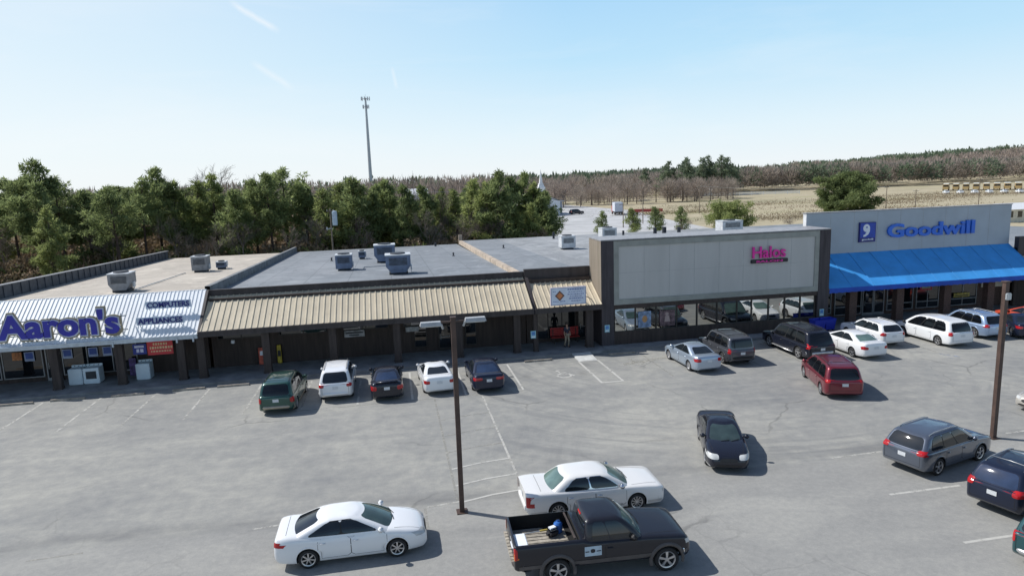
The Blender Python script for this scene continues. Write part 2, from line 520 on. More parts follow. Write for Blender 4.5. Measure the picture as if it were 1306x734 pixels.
    # lights
    for s in (1, -1):
        for q in sp['tail_l']:
            y0, y1, z0, z1, mt = q
            dec('taillight', [(s*y0*W, z0), (s*y1*W, z0), (s*y1*W, z1), (s*y0*W, z1)], 'rear', mt, .010, 8, 5)
        for q in sp.get('tail_s', []):
            x0, x1, z0, z1, mt = q
            dec('side_marker', [(-L/2+x0, z0), (-L/2+x1, z0+.03), (-L/2+x1, z1-.03), (-L/2+x0, z1)], 'left' if s > 0 else 'right', mt, .010, 5, 5)
        for q in sp['head_l']:
            y0, y1, z0, z1, mt = q
            dec('headlight', [(s*y0*W, z0), (s*y1*W, z0+.02), (s*y1*W, z1), (s*y0*W, z1-.03)], 'front', mt, .010, 8, 5)
        # mirror
        G = sp['gh']; xm = G['xf0']-sp.get('mx', .42); zm = interp(G['zb'], xm)+.10; ym = s*(W*.93)
        m = MB(); m.bbox(xm-.07, xm+.10, min(ym, ym+s*.19), max(ym, ym+s*.19), zm-.10, zm+.06, .04)
        m.bar((xm, s*W*.82, zm-.05), (xm, ym+s*.05, zm-.02), .05, .05)
        m.build('side_mirror', sp.get('mirrormat', pm), root, smooth=True)
    if sp.get('grille'):
        y, z0, z1, mt = sp['grille']
        dec('grille', [(-y*W, z0), (y*W, z0), (y*W*.92, z1), (-y*W*.92, z1)], 'front', mt, .008, 8, 4)
    zi, zj = sp.get('intake', (.28, .40))
    dec('air_intake', [(-.55*W, zi), (.55*W, zi), (.6*W, zj), (-.6*W, zj)], 'front', M_blk, .006, 8, 3)
    pz = sp.get('platez', .85)
    dec('licence_plate', [(-.155, pz-.08), (.155, pz-.08), (.155, pz+.08), (-.155, pz+.08)], 'rear', M_plate, sp.get('plateoff', .016), 3, 2, clip=False)
    if sp.get('bootline'):
        x = sp['bootline']; dec('boot_gap', [(x, -W*.72), (x+.012, -W*.72), (x+.012, W*.72), (x, W*.72)], 'top', M_gap, .003, 1, 12, clip=False)
    if sp.get('tailgate'):
        y, z0, z1 = sp['tailgate']; y *= W; g = .012
        for q in ([(-y, z0), (y, z0), (y, z0+g), (-y, z0+g)], [(-y, z0), (-y+g, z0), (-y+g, z1), (-y, z1)], [(y-g, z0), (y, z0), (y, z1), (y-g, z1)]):
            dec('tailgate_gap', q, 'rear', M_gap, .003, 12, 12, clip=False)
    # bonnet lines
    x0 = sp['gh']['xf0']+.02; x1 = L/2-sp.get('bonnet', .22)
    for s in (1, -1):
        dec('bonnet_gap', [(x0, s*W*.80), (x1, s*W*.66), (x1, s*W*.66-s*.012), (x0, s*W*.80-s*.012)], 'top', M_gap, .003, 12, 1, clip=False)
    m = MB()
    c = sp['gh']['xf0']
    # wipers
    for s in (.35, -.3):
        a = P('front', s, .0); b = P('front', s+.55, .10)
        m.bar(a+Vector((.03, 0, .02)), b+Vector((.03, 0, .02)), .02, .015)
    m.build('wiper', M_blk, root)
    if sp.get('rack'):
        rm = sp['rack']; G = sp['gh']; m = MB(); wr = G['w1']*W*.86
        for s in (1, -1):
            pts = []
            for k in range(7):
                x = G['xf1']-.25+(G['xr1']+.25-(G['xf1']-.25))*k/6
                z = interp(G['z1'], x)+G.get('crown', .06)*.45+(.0 if k in (0, 6) else .045)
                pts.append((x, s*wr, z))
            m.tube(pts, .018, 6)
        if sp.get('crossbar', True):
            for x in (G['xf1']-.7, G['xr1']+.6):
                z = interp(G['z1'], x)+G.get('crown', .06)+.03
                m.tube([(x, -wr, z-.01), (x, 0, z+.012), (x, wr, z-.01)], .014, 6)
        m.build('roof_rack', rm, root, smooth=True)
    if sp.get('spoiler'):
        x, z, w = sp['spoiler']; m = MB(); m.bbox(x-.16, x+.08, -w, w, z-.02, z+.02, .015); m.build('spoiler', pm, root, smooth=True)
    if sp.get('sunroof'):
        a, b = sp['sunroof']; dec('sunroof', [(a, -.40), (b, -.42), (b, .42), (a, .40)], 'top', M_priv, .004, 4, 4)
    if sp.get('steps'):
        m = MB()
        for s in (1, -1): m.bbox(ax[1]+r*1.2, ax[0]-r*1.2, s*(W+.03)-.08, s*(W+.03)+.08, .33, .37, .015)
        m.build('running_board', sp['steps'], root, smooth=True)
    # wheels
    for i, x in enumerate(ax):
        for s in (1, -1):
            w = wheel_mesh(r, .22, s).build('wheel', M_rub, root, smooth=True, fix=True)
            w.location = (x, s*(W-.02-sp.get('tuck', .0)), r)
            rim_mesh(r, s, sp.get('rims', 'five')).build('rim', sp.get('rimmat', M_rim), w, angle=40)
    if sp.get('emblem'):
        pz2 = sp['emblem']; dec('emblem', [(-.07, pz2-.04), (.07, pz2-.04), (.07, pz2+.04), (-.07, pz2+.04)], 'rear', M_chr, .01, 4, 4)
    return root, bvh, dec, P

def sedan(name, L=4.75, W=1.82, H=1.46, wb=2.75, **k):
    h = H
    sp = dict(name=name, L=L, W=W, wb=wb, r=.32, axle=.03, nosew=.66, nose=.75, tailw=.76, tail=.5,
      bot=[(-L/2,.36),(-L/2+.10,.24),(-L/2+.6,.18),(L/2-.7,.17),(L/2-.12,.20),(L/2,.30)],
      top=[(-L/2,.74),(-L/2+.02,.90),(-L/2+.05,1.02),(-L/2+.12,1.075),(-L/2+.35,1.095),(-L/2+.8,1.08),(-.4,.99),(L/2-1.25,.985),(L/2-.9,.945),(L/2-.5,.865),(L/2-.25,.785),(L/2-.10,.69),(L/2-.03,.60),(L/2,.50)],
      gh=dict(xf0=L/2-1.06, xf1=L/2-2.02, xr0=-L/2+.44, xr1=-L/2+1.34, w0=.915, w1=.67, zb=[(-L/2,1.045),(-.5,.985),(L/2,.95)], z1=[(-L/2+1.1,h-.07),(0,h-.05),(L/2-2,h-.08)], crown=.06, bf=.16, br=.14, rc=.16),
      side=[(.03,.485),(.51,.93)], doors=[(-.02,1.12),(-1.05,-.02)], sill=.30,
      tail_l=[(.60,1.02,.76,.93,M_red)], tail_s=[(.03,.26,.77,.92,M_red)], head_l=[(.50,1.0,.60,.73,M_clear)], grille=(.42,.50,.64,M_blk), platez=.78, bootline=-L/2+.38)
    sp.update(k); return sp
def suv(name, L=4.6, W=1.84, H=1.72, wb=2.7, **k):
    sp = dict(name=name, L=L, W=W, wb=wb, r=.36, axle=.0, boxy=True,
      bot=[(-L/2,.42),(-L/2+.12,.30),(-L/2+.6,.24),(L/2-.7,.22),(L/2-.12,.26),(L/2,.36)],
      top=[(-L/2,.95),(-L/2+.04,1.03),(-L/2+.15,1.06),(-.4,1.05),(L/2-1.25,1.05),(L/2-.8,1.01),(L/2-.4,.95),(L/2-.18,.88),(L/2-.07,.78),(L/2,.62)],
      gh=dict(xf0=L/2-1.10, xf1=L/2-1.85, xr0=-L/2+.07, xr1=-L/2+.42, w0=.945, w1=.76, zb=[(-L/2,1.06),(-.5,1.03),(L/2,1.0)], z1=[(-L/2,H-.14),(-L/2+1,H-.07),(0,H-.05),(L/2-2,H-.09)], crown=.06, bf=.15, br=.06, rc=.15),
      side=[(.03,.365),(.385,.675),(.695,.965)], doors=[(.05,1.12),(-.95,.05)], sill=.38,
      tail_l=[(.70,1.02,.88,1.08,M_red)], tail_s=[(.02,.20,.90,1.06,M_red)], head_l=[(.52,1.0,.74,.89,M_clear)], grille=(.45,.66,.82,M_blk), platez=.80,
      tailgate=(.78,.48,1.1), rims='five')
    sp.update(k); return sp
def van(name, L=5.0, W=1.95, H=1.76, wb=3.05, **k):
    sp = suv(name, L, W, H, wb)
    sp.update(r=.33, bot=[(-L/2,.36),(-L/2+.12,.24),(-L/2+.6,.19),(L/2-.7,.18),(L/2-.12,.21),(L/2,.32)],
      top=[(-L/2,.92),(-L/2+.03,1.0),(-L/2+.12,1.04),(-.4,1.02),(L/2-1.0,1.02),(L/2-.65,.97),(L/2-.3,.86),(L/2-.14,.76),(L/2-.05,.66),(L/2,.54)],
      gh=dict(xf0=L/2-.72, xf1=L/2-1.75, xr0=-L/2+.06, xr1=-L/2+.34, w0=.95, w1=.78, zb=[(-L/2,1.02),(-.5,.99),(L/2,.96)], z1=[(-L/2,H-.12),(-L/2+1,H-.06),(0,H-.05),(L/2-2,H-.10)], crown=.06, bf=.18, br=.06, rc=.16),
      side=[(.04,.36),(.38,.665),(.685,.97)], doors=[(.35,1.45),(-.95,.32)], sill=.30, nose=.7, nosew=.66)
    sp.update(k); return sp
def pickup(name, L=5.75, W=2.0, H=1.82, wb=3.62, **k):
    zt = 1.18
    sp = dict(name=name, L=L, W=W, wb=wb, r=.39, axle=-.06, boxy=True, nose=.5, nosew=.80, tail=.10, tailw=.95,
      bot=[(-L/2,.55),(-L/2+.1,.50),(L/2-.7,.45),(L/2-.12,.42),(L/2,.5)],
      top=[(-L/2,1.28),(-L/2+.02,1.31),(-.55,1.31),(-.45,1.22),(.8,1.20),(L/2-1.35,1.20),(L/2-.9,1.17),(L/2-.35,1.12),(L/2-.14,1.06),(L/2-.05,.98),(L/2,.80)],
      gh=dict(xf0=L/2-1.42, xf1=L/2-2.02, xr0=-L/2+2.12, xr1=-L/2+2.20, w0=.93, w1=.74, zb=[(-L/2,1.20),(L/2,1.17)], z1=[(-L/2,H-.05),(L/2-2,H-.07)], crown=.05, bf=.13, br=.02, rc=.12),
      bed=(-L/2+.07, -L/2+2.0, W/2-.12, .82),
      side=[(.03,.55),(.575,.975)], doors=[(.02,1.15)], sill=.52,
      tail_l=[(.82,1.0,.90,1.22,M_red)], tail_s=[(.0,.10,.88,1.24,M_red)], head_l=[(.60,1.0,.84,1.0,M_clear)], grille=(.58,.78,1.02,M_chr), platez=.60,
      rims='five', arch=1.2, bonnet=.25, intake=(.55,.66))
    sp.update(k); return sp
# ------------------------------------------------------------------ setting materials
def asphalt_mat():
    m, nt, b, out = new_mat('asphalt')
    p = pos(nt); sep = nt.nodes.new('ShaderNodeSeparateXYZ'); nt.links.new(p, sep.inputs[0])
    big = noise(nt, mapping(nt, p, (1,1,1)), .11, 4, .6, .6)
    mid = noise(nt, mapping(nt, p, (.35,1,1), (0,0,R(8))), .55, 6, .62, .8)
    fine = noise(nt, p, 22, 3, .7)
    grit = noise(nt, p, 4.5, 4, .7)
    far = ramp(nt, math_(nt, 'MULTIPLY', math_(nt, 'ADD', math_(nt, 'ADD', math_(nt, 'MULTIPLY', big, .36), math_(nt, 'MULTIPLY', mid, .26)), math_(nt, 'MULTIPLY', noise(nt, p, 1.6, 7, .72), .38)), 1.0), [(.36, (.180,.184,.185)), (.50, (.264,.262,.245)), (.62, (.355,.346,.308))])
    near = ramp(nt, math_(nt, 'ADD', math_(nt, 'ADD', math_(nt, 'MULTIPLY', big, .35), math_(nt, 'MULTIPLY', mid, .35)), math_(nt, 'MULTIPLY', grit, .30)), [(.38, (.212,.212,.204)), (.50, (.268,.265,.250)), (.62, (.335,.328,.300))])
    # newer strip below the old seam at Y = 23.7
    wob = math_(nt, 'ADD', sep.outputs[1], math_(nt, 'MULTIPLY', noise(nt, p, .8, 3), .35))
    side = ramp(nt, math_(nt, 'SUBTRACT', wob, 23.4), [(.42, g3(1)), (.58, g3(0))])
    c = mixc(nt, side, far, near)
    # dark worn band at the seam on the right
    band = ramp(nt, math_(nt, 'ABSOLUTE', math_(nt, 'SUBTRACT', wob, 24.35)), [(0, g3(1)), (.9, g3(0))])
    band = math_(nt, 'MULTIPLY', band, ramp(nt, noise(nt, mapping(nt, p, (.25,1,1)), .7, 3), [(.4, g3(0)), (.6, g3(.55))]))
    c = mixc(nt, band, c, (.085,.088,.095))
    # tyre arcs swept across the drive aisle
    def arcs(cx, cy, rs, as_):
        dx = math_(nt, 'SUBTRACT', sep.outputs[0], cx); dy = math_(nt, 'SUBTRACT', sep.outputs[1], cy)
        rr_ = math_(nt, 'SQRT', math_(nt, 'ADD', math_(nt, 'MULTIPLY', dx, dx), math_(nt, 'MULTIPLY', dy, dy)))
        an = math_(nt, 'ARCTAN2', dx, math_(nt, 'MULTIPLY', dy, -1))
        cv = nt.nodes.new('ShaderNodeCombineXYZ'); nt.links.new(math_(nt, 'MULTIPLY', rr_, rs), cv.inputs[0]); nt.links.new(math_(nt, 'MULTIPLY', an, as_), cv.inputs[1])
        return noise(nt, cv.outputs[0], 1.0, 4, .6, .3)
    for (cx, cy, am, mseed) in ((19, 44, .60, 3.1), (27, 22, .32, 1.3)):
        wv = ramp(nt, arcs(cx, cy, 1.5, 2.2), [(.40, g3(1)), (.50, g3(0))])
        lt = ramp(nt, arcs(cx, cy, 1.1, 1.6), [(.54, g3(0)), (.66, g3(1))])
        msk = ramp(nt, noise(nt, mapping(nt, p, (1,1,1), loc=(mseed*9,mseed,0)), .10, 3, .5), [(.44, g3(0)), (.58, g3(am))])
        msk = math_(nt, 'MULTIPLY', msk, math_(nt, 'SUBTRACT', 1.0, side, True))
        msk = math_(nt, 'MULTIPLY', msk, ramp(nt, math_(nt, 'ADD', math_(nt, 'MULTIPLY', sep.outputs[0], .05), .3), [(.25, g3(.12)), (.6, g3(1))]))
        c = mixc(nt, math_(nt, 'MULTIPLY', wv, math_(nt, 'MULTIPLY', msk, .75)), c, (.155,.160,.163))
        c = mixc(nt, math_(nt, 'MULTIPLY', lt, math_(nt, 'MULTIPLY', msk, .6)), c, (.36,.355,.325))
    # old oil spots in the bays
    vo = N(nt, 'ShaderNodeTexVoronoi', Scale=.37); nt.links.new(mapping(nt, p, (1,.8,1)), vo.inputs['Vector'])
    sp_ = ramp(nt, vo.outputs['Distance'], [(.06, g3(1)), (.2, g3(0))])
    bay = ramp(nt, math_(nt, 'MULTIPLY', sep.outputs[1], .01), [(.365, g3(0)), (.385, g3(1))])
    c = mixc(nt, math_(nt, 'MULTIPLY', math_(nt, 'MULTIPLY', sp_, bay), .35), c, (.06,.06,.06))
    # hairline cracks, sparse
    cr = N(nt, 'ShaderNodeTexVoronoi', Scale=.13, feature='DISTANCE_TO_EDGE')
    wp = nt.nodes.new('ShaderNodeVectorMath'); wp.operation = 'ADD'
    nz = nt.nodes.new('ShaderNodeTexNoise'); nz.inputs['Scale'].default_value = .9; nz.inputs['Detail'].default_value = 5; nt.links.new(p, nz.inputs['Vector'])
    sc_ = nt.nodes.new('ShaderNodeVectorMath'); sc_.operation = 'SCALE'; sc_.inputs['Scale'].default_value = .7
    nt.links.new(nz.outputs['Color'], sc_.inputs[0]); nt.links.new(p, wp.inputs[0]); nt.links.new(sc_.outputs[0], wp.inputs[1]); nt.links.new(wp.outputs[0], cr.inputs['Vector'])
    ck = ramp(nt, cr.outputs['Distance'], [(.003, g3(1)), (.009, g3(0))])
    ckm = ramp(nt, noise(nt, p, .16, 2), [(.52, g3(0)), (.62, g3(.4))])
    c = mixc(nt, math_(nt, 'MULTIPLY', ck, ckm), c, (.05,.05,.05))
    cr2 = N(nt, 'ShaderNodeTexVoronoi', Scale=.34, feature='DISTANCE_TO_EDGE'); nt.links.new(wp.outputs[0], cr2.inputs['Vector'])
    ck2 = ramp(nt, cr2.outputs['Distance'], [(.006, g3(1)), (.014, g3(0))])
    m2 = ramp(nt, noise(nt, mapping(nt, p, (1,1,1), loc=(5,19,0)), .09, 2), [(.57, g3(0)), (.66, g3(.28))])
    c = mixc(nt, math_(nt, 'MULTIPLY', ck2, m2), c, (.08,.08,.08))
    c = mixc(nt, .10, c, ramp(nt, fine, [(.3, g3(.03)), (.7, g3(.45))]))
    nt.links.new(c, b.inputs['Base Color']); b.inputs['Roughness'].default_value = .88; b.inputs['Specular IOR Level'].default_value = .3
    bump(nt, b, fine, .35, .01)
    return m
def land_mat():
    m, nt, b, out = new_mat('land')
    p = pos(nt); sep = nt.nodes.new('ShaderNodeSeparateXYZ'); nt.links.new(p, sep.inputs[0])
    n1 = noise(nt, mapping(nt, p, (.4,1,1), (0,0,R(15))), .035, 5, .6)
    n2 = noise(nt, p, .4, 5, .65)
    f = math_(nt, 'ADD', math_(nt, 'MULTIPLY', n1, .7), math_(nt, 'MULTIPLY', n2, .3))
    dry = ramp(nt, f, [(.34, (.25,.235,.15)), (.46, (.36,.315,.215)), (.56, (.44,.38,.275)), (.68, (.34,.29,.20))])
    grn = ramp(nt, n1, [(.5, g3(0)), (.66, g3(.5))])
    dry = mixc(nt, grn, dry, (.20,.22,.08))
    wood = ramp(nt, n2, [(.3, (.10,.075,.05)), (.55, (.20,.14,.09)), (.75, (.30,.22,.14))])
    # woodland floor to the left and far away, field to the right
    w = math_(nt, 'SUBTRACT', sep.outputs[0], math_(nt, 'MULTIPLY', sep.outputs[1], .12))
    k = ramp(nt, math_(nt, 'MULTIPLY', w, .01), [(.10, g3(1)), (.22, g3(0))])
    nt.links.new(mixc(nt, k, dry, wood), b.inputs['Base Color']); b.inputs['Roughness'].default_value = .95
    b.inputs['Specular IOR Level'].default_value = .15
    return m
def worn_paint(name, col, keep=.5):
    m, nt, b, out = new_mat(name)
    p = pos(nt)
    f = math_(nt, 'ADD', math_(nt, 'MULTIPLY', noise(nt, p, 3.5, 6, .75), .6), math_(nt, 'MULTIPLY', noise(nt, p, .5, 3, .6), .4))
    nt.links.new(ramp(nt, f, [(.3, tuple(c*.7 for c in col)), (.7, col)]), b.inputs['Base Color'])
    b.inputs['Roughness'].default_value = .8
    nt.links.new(ramp(nt, f, [(keep-.10, g3(0)), (keep+.07, g3(.92))]), b.inputs['Alpha'])
    return m
def ribbed_mat(name, col, var=.15, streak=(.10,.08,.06)):
    """painted sheet metal with rain streaks down the slope"""
    m, nt, b, out = new_mat(name)
    p = pos(nt)
    f = noise(nt, mapping(nt, p, (3,.5,.5)), 1.0, 5, .6); g = noise(nt, p, .5, 4, .6)
    c = ramp(nt, g, [(.3, tuple(x*(1-var) for x in col)), (.7, tuple(min(1, x*(1+var*.6)) for x in col))])
    s = ramp(nt, f, [(.56, g3(0)), (.75, g3(.30))])
    nt.links.new(mixc(nt, s, c, streak), b.inputs['Base Color']); b.inputs['Roughness'].default_value = .5
    return m
def wood_mat(name, col):
    m, nt, b, out = new_mat(name)
    p = pos(nt)
    q = mapping(nt, p, (5.2,5.2,0)); w = N(nt, 'ShaderNodeTexWave', Scale=1.0, Distortion=.0); w.bands_direction = 'X'; nt.links.new(q, w.inputs['Vector'])
    g = noise(nt, mapping(nt, p, (6,6,.5)), 1.0, 4, .6)
    c = ramp(nt, g, [(.3, tuple(x*.65 for x in col)), (.7, tuple(x*1.35 for x in col))])
    gr = ramp(nt, w.outputs['Fac'], [(.03, g3(1)), (.12, g3(0))])
    nt.links.new(mixc(nt, gr, c, tuple(x*.25 for x in col)), b.inputs['Base Color']); b.inputs['Roughness'].default_value = .8
    return m
def roof_mat(name, a, c_, seam=True):
    m, nt, b, out = new_mat(name)
    p = pos(nt)
    f = math_(nt, 'ADD', math_(nt, 'MULTIPLY', noise(nt, mapping(nt, p, (1,.35,1)), .12, 5, .6, .5), .6), math_(nt, 'MULTIPLY', noise(nt, p, .8, 5, .7), .4))
    c = ramp(nt, f, [(.36, a), (.62, c_)])
    st = ramp(nt, noise(nt, p, .22, 6, .7, 1.2), [(.50, g3(0)), (.535, g3(.5)), (.56, g3(.12)), (.7, g3(.3))])
    c = mixc(nt, st, c, tuple(x*.62 for x in a))
    pt = ramp(nt, noise(nt, mapping(nt, p, (1,1,1), loc=(31,7,0)), .5, 3, .5), [(.63, g3(0)), (.65, g3(.35))]); c = mixc(nt, pt, c, tuple(min(1, x*1.5) for x in c_))
    if seam:
        br = N(nt, 'ShaderNodeTexBrick', Scale=1.0); br.inputs['Brick Width'].default_value = 9.0; br.inputs['Row Height'].default_value = 3.2
        br.inputs['Mortar Size'].default_value = .05; br.inputs['Mortar Smooth'].default_value = .6
        nt.links.new(mapping(nt, p, (1,1,1), (0,0,R(90))), br.inputs['Vector'])
        c = mixc(nt, math_(nt, 'MULTIPLY', br.outputs['Fac'], .5), c, tuple(x*.5 for x in a))
    nt.links.new(c, b.inputs['Base Color']); b.inputs['Roughness'].default_value = .75
    return m
A_asph = asphalt_mat(); A_land = land_mat()
A_conc = simple('concrete', (.24,.24,.24), .85, var=.25, scale=1.2)
A_ramp = simple('ramp_concrete', (.52,.52,.50), .85, var=.2, scale=2)
A_stop = simple('wheel_stop_concrete', (.33,.29,.24), .9, var=.35, scale=3)
A_white = worn_paint('worn_white_paint', (.50,.49,.45), .475)
A_clear = worn_paint('white_road_paint', (.55,.54,.50), .40)
A_faint = worn_paint('faint_white_paint', (.38,.37,.33), .52)
A_blue = worn_paint('worn_blue_paint', (.30,.38,.55), .56)
A_wood = wood_mat('dark_timber', (.058,.042,.036))
A_col = wood_mat('column_timber', (.055,.042,.038))
A_fasc = simple('dark_fascia', (.042,.034,.035), .6, var=.3, streak=True)
A_tan = ribbed_mat('tan_metal', (.55,.475,.35))
A_wht = ribbed_mat('white_metal', (.76,.78,.80), .08, (.4,.4,.4))
A_gutter = simple('white_gutter', (.50,.55,.60), .5, var=.15)
A_groof = roof_mat('grey_membrane', (.165,.185,.205), (.235,.250,.268))
A_broof = roof_mat('beige_membrane', (.36,.32,.27), (.50,.45,.38), False)
A_parap = simple('dark_parapet_metal', (.06,.068,.085), .6, var=.3)
A_cop = simple('grey_coping', (.30,.30,.31), .5, var=.2)
A_orange = simple('rusty_coping', (.45,.37,.29), .8, var=.35, scale=1.0)
A_tanside = simple('tan_siding', (.40,.34,.27), .7, var=.15, streak=True)
A_pillar = wood_mat('pillar_siding', (.065,.056,.062))
A_panel = simple('sign_panel_grey', (.47,.465,.45), .7, var=.06, scale=1.1, streak=True)
A_trim = simple('panel_trim', (.29,.30,.275), .7, var=.12, scale=1.5)
A_gw = simple('pale_stucco', (.40,.445,.48), .75, var=.06, scale=.6)
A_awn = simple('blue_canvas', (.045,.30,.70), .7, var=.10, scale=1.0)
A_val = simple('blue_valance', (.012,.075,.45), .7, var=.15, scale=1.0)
A_sglass = gloss('store_glass', (.008,.010,.013), .03, .9)
A_frame = simple('bronze_frame', (.03,.025,.022), .5, var=.2)
A_alum = simple('aluminium_frame', (.30,.31,.32), .4, .3, var=.15)
A_brick = simple('brown_brick', (.10,.060,.048), .85, var=.4, scale=9)
A_hvac = simple('hvac_shade_blue', (.14,.18,.27), .5, .2, var=.2)  # blue of the shaded fronts, put into the casing colour
A_hvacw = simple('hvac_light', (.60,.62,.64), .5, .2, var=.15)
A_hvacd = simple('hvac_dark', (.03,.035,.045), .6, var=.3)
A_pole = simple('brown_steel', (.075,.045,.035), .55, var=.3, scale=2)
A_galv = simple('galvanised', (.45,.48,.50), .45, .5, var=.15)
A_wpole = simple('weathered_pole', (.22,.18,.14), .9, var=.3)
A_soff = simple('soffit', (.045,.035,.03), .8, var=.2)
# reflective film on the salon windows
mm, nt, b, out = new_mat('mirror_film')
b.inputs['Base Color'].default_value = (.42,.43,.42,1); b.inputs['Metallic'].default_value = 1; b.inputs['Roughness'].default_value = .025
nn = noise(nt, pos(nt), .7, 2); bump(nt, b, nn, .05, .05)
A_mirror = mm
# ------------------------------------------------------------------ ground
def hill(x, y):
    z = 0
    d = math.hypot(x, y)
    def g(cx, cy, r, h): return h*math.exp(-((x-cx)**2+(y-cy)**2)/(2*r*r))
    if d > 330:
        z += g(600, 560, 120, 11)+g(250, 640, 110, 5)+g(900, 760, 200, 6)
    return z*min(1, max(0, (d-330)/90))
gm = MB(); xs = [-2500,-1500,-900,-500,-250,-120,-60,0,60]+[60+40*i for i in range(1, 31)]+[1600,2500]; ys = [-900,-300,-60,40,120,200,280,330]+[330+35*i for i in range(1, 22)]+[1500,2500]
gm.grid([[(x, y, hill(x, y)) for y in ys] for x in xs])
go = gm.build('ground', A_land, smooth=True, fix=False); struct(go)
if go.data.polygons[0].normal.z < 0: go.data.flip_normals()
def sheet(name, poly, z, mat):
    m = MB(); m.add([(x, y, z) for x, y in poly], [list(range(len(poly)))]); o = m.build(name, mat); struct(o); return o
sheet('parking_lot', [(-140,-80),(140,-80),(140,46),(-140,46)], .004, A_asph)
sheet('back_lot', [(30,91),(33,130),(44,232),(62,300),(72,300),(80,215),(72,170),(66,120),(60,91)], .004, simple('old_asphalt', (.42,.42,.42), .9, var=.18, scale=.15))
sheet('service_lane', [(-60,93.5),(60,93.5),(60,99),(-60,99)], .004, simple('lane_asphalt', (.14,.14,.14), .9, var=.2, scale=.3))
def slab(name, x0, x1, y0, y1, z1, mat):
    m = MB(); m.bbox(x0, x1, y0, y1, -.05, z1, .02); return struct(m.build(name, mat))
slab('sidewalk', -60, 14.2, 42.95, 46.9, .15, A_conc)
slab('sidewalk', 14.205, 31.8, 43.0, 44.6, .15, A_conc)
slab('sidewalk', 31.805, 90, 43.0, 47.4, .15, A_conc)
m = MB(); m.prism([(41.35,.01),(42.96,.155),(42.96,.0),(41.35,.0)], 11.72, 12.98, 'X'); struct(m.build('curb_ramp', A_ramp))
# painted lines
def line(pts, w=.11, mat=A_white, z=.008, name='parking_line'):
    m = MB()
    for p, q in zip(pts, pts[1:]):
        p, q = Vector((*p, 0)), Vector((*q, 0)); d = (q-p).normalized(); s = Vector((-d.y, d.x, 0))*w/2
        n = max(1, int((q-p).length/1.5))
        m.quad(*[(v.x, v.y, z) for v in (p-s, q-s, q+s, p+s)])
    return struct(m.build(name, mat))
for i, x in enumerate([-23.4,-20.4,-17.3,-14.26,-11.26,-8.26,-5.26,-2.26,.74,3.74,7.05,16.2,19.3,22.2,25.0,28.1,31.2,34.3,37.4,40.5,43.6,46.7]):
    line([(x, 36.6), (x+.02, 42.1)], .12, A_clear if 0 < x < 8 or x < -22 else A_white if x < 8 else A_faint)
line([(11.74,36.55),(11.70,41.4)], .14, A_clear); line([(13.04,36.6),(13.0,41.4)], .14, A_clear); line([(11.68,36.55),(13.1,36.55)], .14, A_clear, z=.012)
line([(1.95,24.0),(1.95,36.3)], .10, A_faint); line([(4.55,23.9),(4.62,36.5)], .10, A_white)
for k, y in enumerate((24.15,25.6,27.2,29.0,31.0,33.2)): line([(2.0, y-.35), (3.3, y), (4.55, y+.15)], .11, A_clear if k < 3 else A_faint, z=.012)
line([(.75,23.75),(2.0,23.9)], .10); line([(.7,23.7),(.72,22.2)], .10, A_faint); line([(-5.4,23.65),(-4.3,23.75)], .1); line([(-12.5,23.3),(-10.8,23.4)], .1, A_faint)
line([(17.6,23.9),(20.1,23.95)], .12, A_white); line([(26.6,24.3),(30,24.35)], .12, A_white); line([(7.0,36.4),(-6,36.4)], .09, A_faint)
line([(17.6,20.5),(20.6,20.5)], .12, A_clear); line([(17.5,17.1),(22.5,17.1)], .12, A_clear)
def handicap(x, y, s, mat=A_white):
    m = MB(); z = .009
    def arc(cx, cy, r, a0, a1, w, n=14):
        P = [[(cx+rr*math.cos(a0+(a1-a0)*i/n), cy+rr*math.sin(a0+(a1-a0)*i/n), z) for rr in (r-w/2, r+w/2)] for i in range(n+1)]; m.grid(P)
    arc(x, y, .36*s, R(110), R(395), .11*s); arc(x-.12*s, y+.92*s, .06*s, 0, 2*PI, .12*s)
    for a, b_ in (((x-.12*s, y+.75*s), (x-.08*s, y+.25*s)), ((x-.08*s, y+.28*s), (x+.33*s, y+.25*s)), ((x+.33*s, y+.28*s), (x+.52*s, y-.18*s)), ((x-.1*s, y+.52*s), (x+.25*s, y+.50*s))):
        p, q = Vector((*a, 0)), Vector((*b_, 0)); d = (q-p).normalized(); t = Vector((-d.y, d.x, 0))*.055*s
        m.quad(*[(v.x, v.y, z+.0005) for v in (p-t, q-t, q+t, p+t)])
    struct(m.build('wheelchair_symbol', mat))
handicap(10.0, 38.6, 1.15, A_clear); handicap(15.2, 39.9, 1.1, A_faint); handicap(34.3, 35.4, .9, A_blue)
m = MB(); m.quad((14.2,39.6,.007),(18.0,40.6,.007),(18.1,41.0,.007),(14.3,40.1,.007)); struct(m.build('paint_patch', A_faint))
# faint orange survey dots
m = MB()
for (x, y) in ((5.35,24.9),(5.9,24.85)):
    m.add([(x+.2*math.cos(t*PI/6), y+.13*math.sin(t*PI/6), .009) for t in range(12)], [list(range(12))])
struct(m.build('orange_paint_mark', worn_paint('orange_paint', (.60,.33,.15), .47)))
